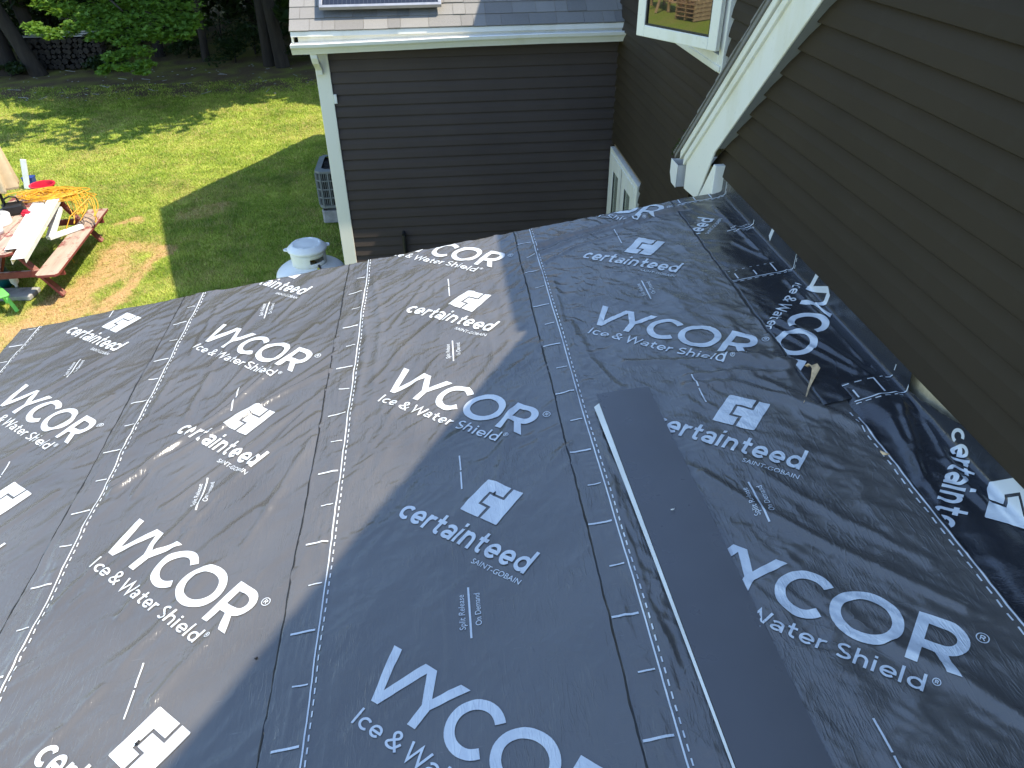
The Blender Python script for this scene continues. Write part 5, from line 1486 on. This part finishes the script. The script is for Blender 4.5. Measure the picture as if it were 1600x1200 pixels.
# ------------------------------------------------------------------ trees
MAPLE = np.array([(0, -0.45), (0.10, -0.12), (0.42, -0.22), (0.30, 0.02), (0.50, 0.22), (0.20, 0.18), (0.0, 0.55), (-0.20, 0.18), (-0.50, 0.22), (-0.30, 0.02), (-0.42, -0.22), (-0.10, -0.12)])
OVAL = np.array([(0, -0.5), (0.26, -0.1), (0.20, 0.25), (0, 0.55), (-0.20, 0.25), (-0.26, -0.1)])
def leaf_cloud(centres, radii, counts, size, shape, tilt=0.5, shell=0.0, seed=1):
    r = np.random.default_rng(seed)
    C = np.repeat(np.asarray(centres, float), counts, 0); Rr = np.repeat(np.asarray(radii, float), counts, 0)
    n = len(C)
    d = r.normal(size=(n, 3)); d /= np.linalg.norm(d, axis=1)[:, None]
    d *= (shell + (1 - shell) * r.uniform(0, 1, n) ** (1 / 2.2))[:, None]
    P = C + d * Rr
    nr = np.stack([r.normal(0, tilt, n), r.normal(0, tilt, n), np.ones(n)], -1); nr /= np.linalg.norm(nr, axis=1)[:, None]
    a = r.uniform(0, 2 * PI, n)
    t = np.stack([np.cos(a), np.sin(a), np.zeros(n)], -1); t -= nr * (t * nr).sum(1)[:, None]; t /= np.linalg.norm(t, axis=1)[:, None]
    b = np.cross(nr, t)
    s = size * r.uniform(0.6, 1.25, n)
    m = len(shape)
    V = P[:, None] + s[:, None, None] * (shape[None, :, :1] * t[:, None] + shape[None, :, 1:] * b[:, None])
    V += (s[:, None, None] * nr[:, None] * (-0.25 * (np.abs(shape[:, 0]) ** 1)[None, :, None]))
    F = np.arange(n * m).reshape(n, m)
    return V.reshape(-1, 3), F
def cloud_obj(name, mat, parent, *a, **k):
    V, F = leaf_cloud(*a, **k); return link(name, np_mesh(name, V, F, False), mat, parent)
def trunk_mesh(path, rad, n=10): return MB().tube(smooth_path([tuple(p) for p in path], 2), np.interp(np.linspace(0, 1, len(smooth_path([tuple(p) for p in path], 2))), np.linspace(0, 1, len(rad)), rad), n)

# big maple whose low branches hang over the lawn
mp = empty('maple_tree', (-10.9, 24.6, G), label='large maple with bright low branches hanging over the far lawn', cat='tree')
ofs = np.array([-10.9, 24.6, G])
trunk_mesh([(-1.05, 0.6, -0.1), (-1.35, 0.5, 1.1), (-1.7, 0.4, 2.4), (-1.2, 0.2, 5), (-0.2, 0.2, 9)], [0.27, 0.20, 0.18, 0.16, 0.10]).build('trunk', M['bark'], mp, sm=True)
limbs = [[(0, 0.2, 3.6), (1.2, -1.6, 3.5), (2.6, -3.2, 2.9), (3.6, -4.2, 2.3)], [(0.1, 0.1, 4.2), (1.8, -1.0, 4.2), (3.6, -2.4, 3.6), (5.0, -3.0, 3.0)],
         [(-.1, 0.3, 3.2), (0.3, -1.5, 3.3), (0.9, -3.0, 2.9), (1.2, -3.8, 2.6)], [(0.2, 0, 5.2), (2.0, -2.2, 5.4), (3.6, -4.4, 4.8)]]
for l in limbs: trunk_mesh(l, [0.09, 0.06, 0.035, 0.012], 7).build('limb', M['bark'], mp, sm=True)
random.seed(11)
def rayp(px, py, y):      # point of the world on a given y plane, used for laying out the branch sprays where they stand
    d = CR * ((px - 800) / 1163.17) - CU * ((py - 600) / 1163.17) + CW
    return d * (y / d.y)
cen, rad_, cnt = [], [], []
def spray(px, py, y, rx, rz, n):
    p = rayp(px, py, y); cen.append(p); rad_.append((rx, rx * 0.9, rz)); cnt.append(n)
for px, py, y, rx, rz, n in [(62, 48, 20.0, .34, .10, 150), (50, 40, 20.2, .26, .09, 90), (82, 56, 19.9, .22, .08, 80), (100, 50, 20.3, .35, .12, 130), (130, 38, 20.4, .5, .14, 190), (165, 48, 20.2, .45, .14, 190),
        (150, 22, 20.8, .6, .16, 200), (110, 14, 21.0, .6, .16, 180), (200, 30, 20.6, .6, .18, 240), (230, 50, 20.2, .5, .16, 220), (195, 62, 20.0, .40, .12, 150), (150, 58, 20.1, .3, .10, 90),
        (215, 80, 19.6, .42, .14, 190), (180, 88, 19.5, .34, .10, 140), (170, 104, 19.3, .24, .08, 90), (200, 104, 19.2, .30, .09, 120), (225, 100, 19.3, .26, .09, 110), (222, 112, 19.1, .18, .06, 60), (160, 112, 19.2, .14, .05, 45),
        (260, 30, 20.8, .6, .18, 240), (290, 40, 20.6, .45, .14, 170), (255, 58, 20.3, .4, .12, 150), (290, 55, 20.3, .26, .10, 100), (300, 26, 20.9, .34, .12, 110), (240, 10, 21.2, .7, .2, 230), (180, 5, 21.4, .7, .2, 220),
        (80, 6, 21.2, .55, .15, 130), (285, 8, 21.3, .55, .16, 150), (120, -25, 21.4, .9, .25, 260), (210, -25, 21.6, .9, .25, 260), (290, -20, 21.8, .8, .25, 220), (60, -20, 21.6, .7, .2, 160)]:
    spray(px, py, y, rx, rz, int(n * 1.25))
V, F = leaf_cloud(cen, rad_, cnt, 0.135, MAPLE, 0.42, 0.0, 3)
link('crown', np_mesh('crown', V - ofs, F, False), M['maple'], mp)
# upper crown of the maple, out of the frame but shading the lawn
C2 = [(random.uniform(-4.5, 5.5), random.uniform(-2.6, 4.5), random.uniform(5.5, 11.5)) for _ in range(46)]
C2 += [(random.uniform(3.4, 8.2), random.uniform(-7.4, -3.6), random.uniform(5.2, 7.5)) for _ in range(15)] + [(random.uniform(4.5, 9.5), random.uniform(-4.6, -2.6), random.uniform(6, 8)) for _ in range(12)]
V, F = leaf_cloud(C2, [(1.2, 1.2, 0.55)] * len(C2), [170] * len(C2), 0.34, OVAL, 0.5, 0.0, 4)
link('upper_crown', np_mesh('upper_crown', V, F, False), M['maple'], mp)

TREES = [(-12.9, 25.4, 0.30, 13, (-0.7, 0.4)), (-12.1, 26.1, 0.20, 12, (-0.9, 0.3)), (-5.15, 25.5, 0.17, 13, (0.1, 0.2)), (-4.72, 25.3, 0.19, 14, (-0.5, 0.3)), (-7.3, 26.4, 0.11, 11, (0.4, 0.2)),
         (-9.0, 27.4, 0.15, 12, (-0.3, 0.3)), (-3.4, 26.6, 0.2, 13, (0.2, 0.2)), (-15.5, 25.0, 0.25, 14, (0.2, 0.4)), (-10.2, 30.2, 0.2, 14, (0.4, 0.1)), (-6.4, 30.6, 0.2, 14, (-0.3, 0.2)), (-13.8, 31.0, 0.22, 14, (0.3, 0.3)),
         (-2.2, 30.0, 0.2, 14, (0.2, 0.1)), (0.8, 26.8, 0.2, 13, (0.1, 0.1)), (-18.2, 28.5, 0.25, 14, (0.2, 0.2)), (-8.2, 35.0, 0.25, 15, (0.2, 0.2)), (-16.2, 36.5, 0.25, 15, (0.1, 0.2)), (-4.2, 36.5, 0.25, 15, (0.3, 0.2)), (-12.2, 37.5, 0.25, 15, (0.2, 0.2)), (-0.6, 24.4, .2, 12, (0, 0)), (2.6, 24.0, .22, 12, (0, 0)), (5.6, 25.5, .22, 13, (0, 0)), (-20.5, 34.0, .25, 15, (0, 0)), (-22, 24.5, .25, 14, (0, 0))]  # trees behind and right of the wing are added, unseen, to shade the wood
KIND = ['leaning wide trunk at the far left', 'slim leaning trunk left of the woodpile', 'straight trunk left of the wing roof corner', 'thick trunk nearest the wing roof corner', 'thin sapling trunk in the middle of the dark wood']
for i, (x, y, r_, h, (lx, ly)) in enumerate(TREES):
    lab = ('woodland tree, ' + KIND[i]) if i < len(KIND) else None
    tr = empty('woodland_tree', (x, y, G), group='trees in the wood behind the lawn', cat='tree', label=lab or 'dark leafy tree of the shaded wood, its unseen crown spread for shade')
    trunk_mesh([(0, 0, -0.1), (lx * 0.2, ly * 0.2, 1.5), (lx * 0.6, ly * 0.5, 4), (lx, ly, h * 0.6), (lx * 1.2, ly, h * 0.9)], [r_ * 1.25, r_, r_ * 0.85, r_ * 0.6, r_ * 0.2]).build('trunk', M['bark'], tr, sm=True)
    rr = np.random.default_rng(50 + i)
    nC = 36
    ra_, aa_ = 4.0 * rr.uniform(0, 1, nC) ** 0.5, rr.uniform(0, 2 * PI, nC)  # crowns spread wide above the view to darken the ground below
    Cc = np.stack([lx + ra_ * np.cos(aa_), ly + ra_ * np.sin(aa_), rr.uniform(h * 0.42, h * 0.95, nC)], -1)
    low_c = np.stack([rr.normal(lx * .5, 1.5, 5), rr.normal(ly, 1.2, 5) + 0.8, rr.uniform(1.6, h * 0.4, 5)], -1)
    Cc = np.concatenate([Cc, low_c])
    V, F = leaf_cloud(Cc, [(1.5, 1.5, 0.6)] * nC + [(0.8, 0.7, 0.3)] * 5, [170] * nC + [110] * 5, 0.50, OVAL, 0.6, 0.1, 80 + i)
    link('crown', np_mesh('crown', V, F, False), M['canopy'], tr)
SHRUBS = [(-12.7, 25.0, .5, .35), (-9.9, 25.3, .5, .35), (-6.3, 26.0, .7, .6), (-5.9, 27.2, .8, .8), (-8.0, 27.0, .6, .5), (-3.6, 26.0, .7, .5), (-14.4, 26.2, .8, .6), (-10.6, 28.3, 1.0, 1.0), (-7.4, 29.2, 1.1, 1.2), (-4.2, 29.3, 1.1, 1.2), (-13.2, 29.4, 1.2, 1.1), (-16.4, 29.8, 1.2, 1.1)]
SHL = ['low dark shrub at the foot of the leaning left trunks', 'low dark shrub at the right end of the woodpile', 'round dark shrub under the right tip of the maple branch', 'tall dark shrub left of the paired trunks near the wing roof',
       'dark shrub beside the thin sapling trunk', 'low dark shrub right of the thick trunk by the wing roof corner', 'dark shrub at the far left corner of the wood edge']
for i, (x, y, r_, h) in enumerate(SHRUBS):
    sh = empty('undergrowth_shrub', (x, y, G), group='shrubs along the shaded edge of the wood', cat='shrub', label=SHL[i] if i < len(SHL) else 'dark green shrub deep in the shade behind the first trunks')
    rr = np.random.default_rng(150 + i)
    Cc = np.stack([rr.normal(0, r_ * .5, 7), rr.normal(0, r_ * .4, 7), rr.uniform(0.15, h, 7)], -1)
    MB().tube([(0, 0, -0.05), (0.05, 0, h * .5), (0.12, 0.05, h * .9)], [0.03, 0.02, 0.008], 6).tube([(0.02, 0, 0.1), (-0.2, 0.05, h * .7)], [0.015, 0.006], 6).build('stem', M['bark'], sh)
    V, F = leaf_cloud(Cc, [(r_ * .6, r_ * .6, h * .3)] * 7, [110] * 7, 0.12, OVAL, 0.7, 0.0, 180 + i)
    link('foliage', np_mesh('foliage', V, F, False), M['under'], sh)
# far wood that reads as one mass
rr = np.random.default_rng(300)
nC = 420
Cc = np.stack([rr.uniform(-60, 30, nC), rr.uniform(40, 56, nC), G + rr.uniform(0.3, 13, nC)], -1)
V, F = leaf_cloud(Cc, [(2.2, 1.6, 1.4)] * nC, [70] * nC, 0.6, OVAL, 0.7, 0.0, 301)
tag(link('far_wood', np_mesh('far_wood', V, F, False), M['canopy']), label='dark mass of trees deep in the wood', cat='wood', kind='stuff')
# thicket filling the dark between the trunks
rr = np.random.default_rng(310)
nC = 260
Cc = np.stack([rr.uniform(-30, 6, nC), rr.uniform(28.5, 36, nC), G + rr.uniform(0.2, 3.2, nC)], -1)
V, F = leaf_cloud(Cc, [(1.3, 1.0, 0.7)] * nC, [85] * nC, 0.30, OVAL, 0.7, 0.0, 311)
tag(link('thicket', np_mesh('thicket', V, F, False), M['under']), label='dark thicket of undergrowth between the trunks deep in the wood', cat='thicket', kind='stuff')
# twigs and fallen leaves on the shaded ground
mb = MB(); random.seed(77)
for i in range(150):
    x = random.uniform(-14, -3); y = random.uniform(21.5, 25.5); a = random.uniform(0, PI)
    if random.random() < 0.15:
        l = random.uniform(0.1, 0.4); mb.tube([(x, y, G + 0.02), (x + l * math.cos(a), y + l * math.sin(a), G + 0.03)], 0.007, 5)
    else:
        s_ = random.uniform(0.02, 0.05); mb.add([(x - s_, y, G + 0.015), (x, y - s_ * .6, G + 0.03), (x + s_, y, G + 0.02), (x, y + s_ * .6, G + 0.035)], [(0, 1, 2, 3)])
tag(mb.build('leaf_litter', M['stone']), label='scattered dead leaves and twigs on the shaded ground by the wood', cat='leaf litter', kind='stuff')
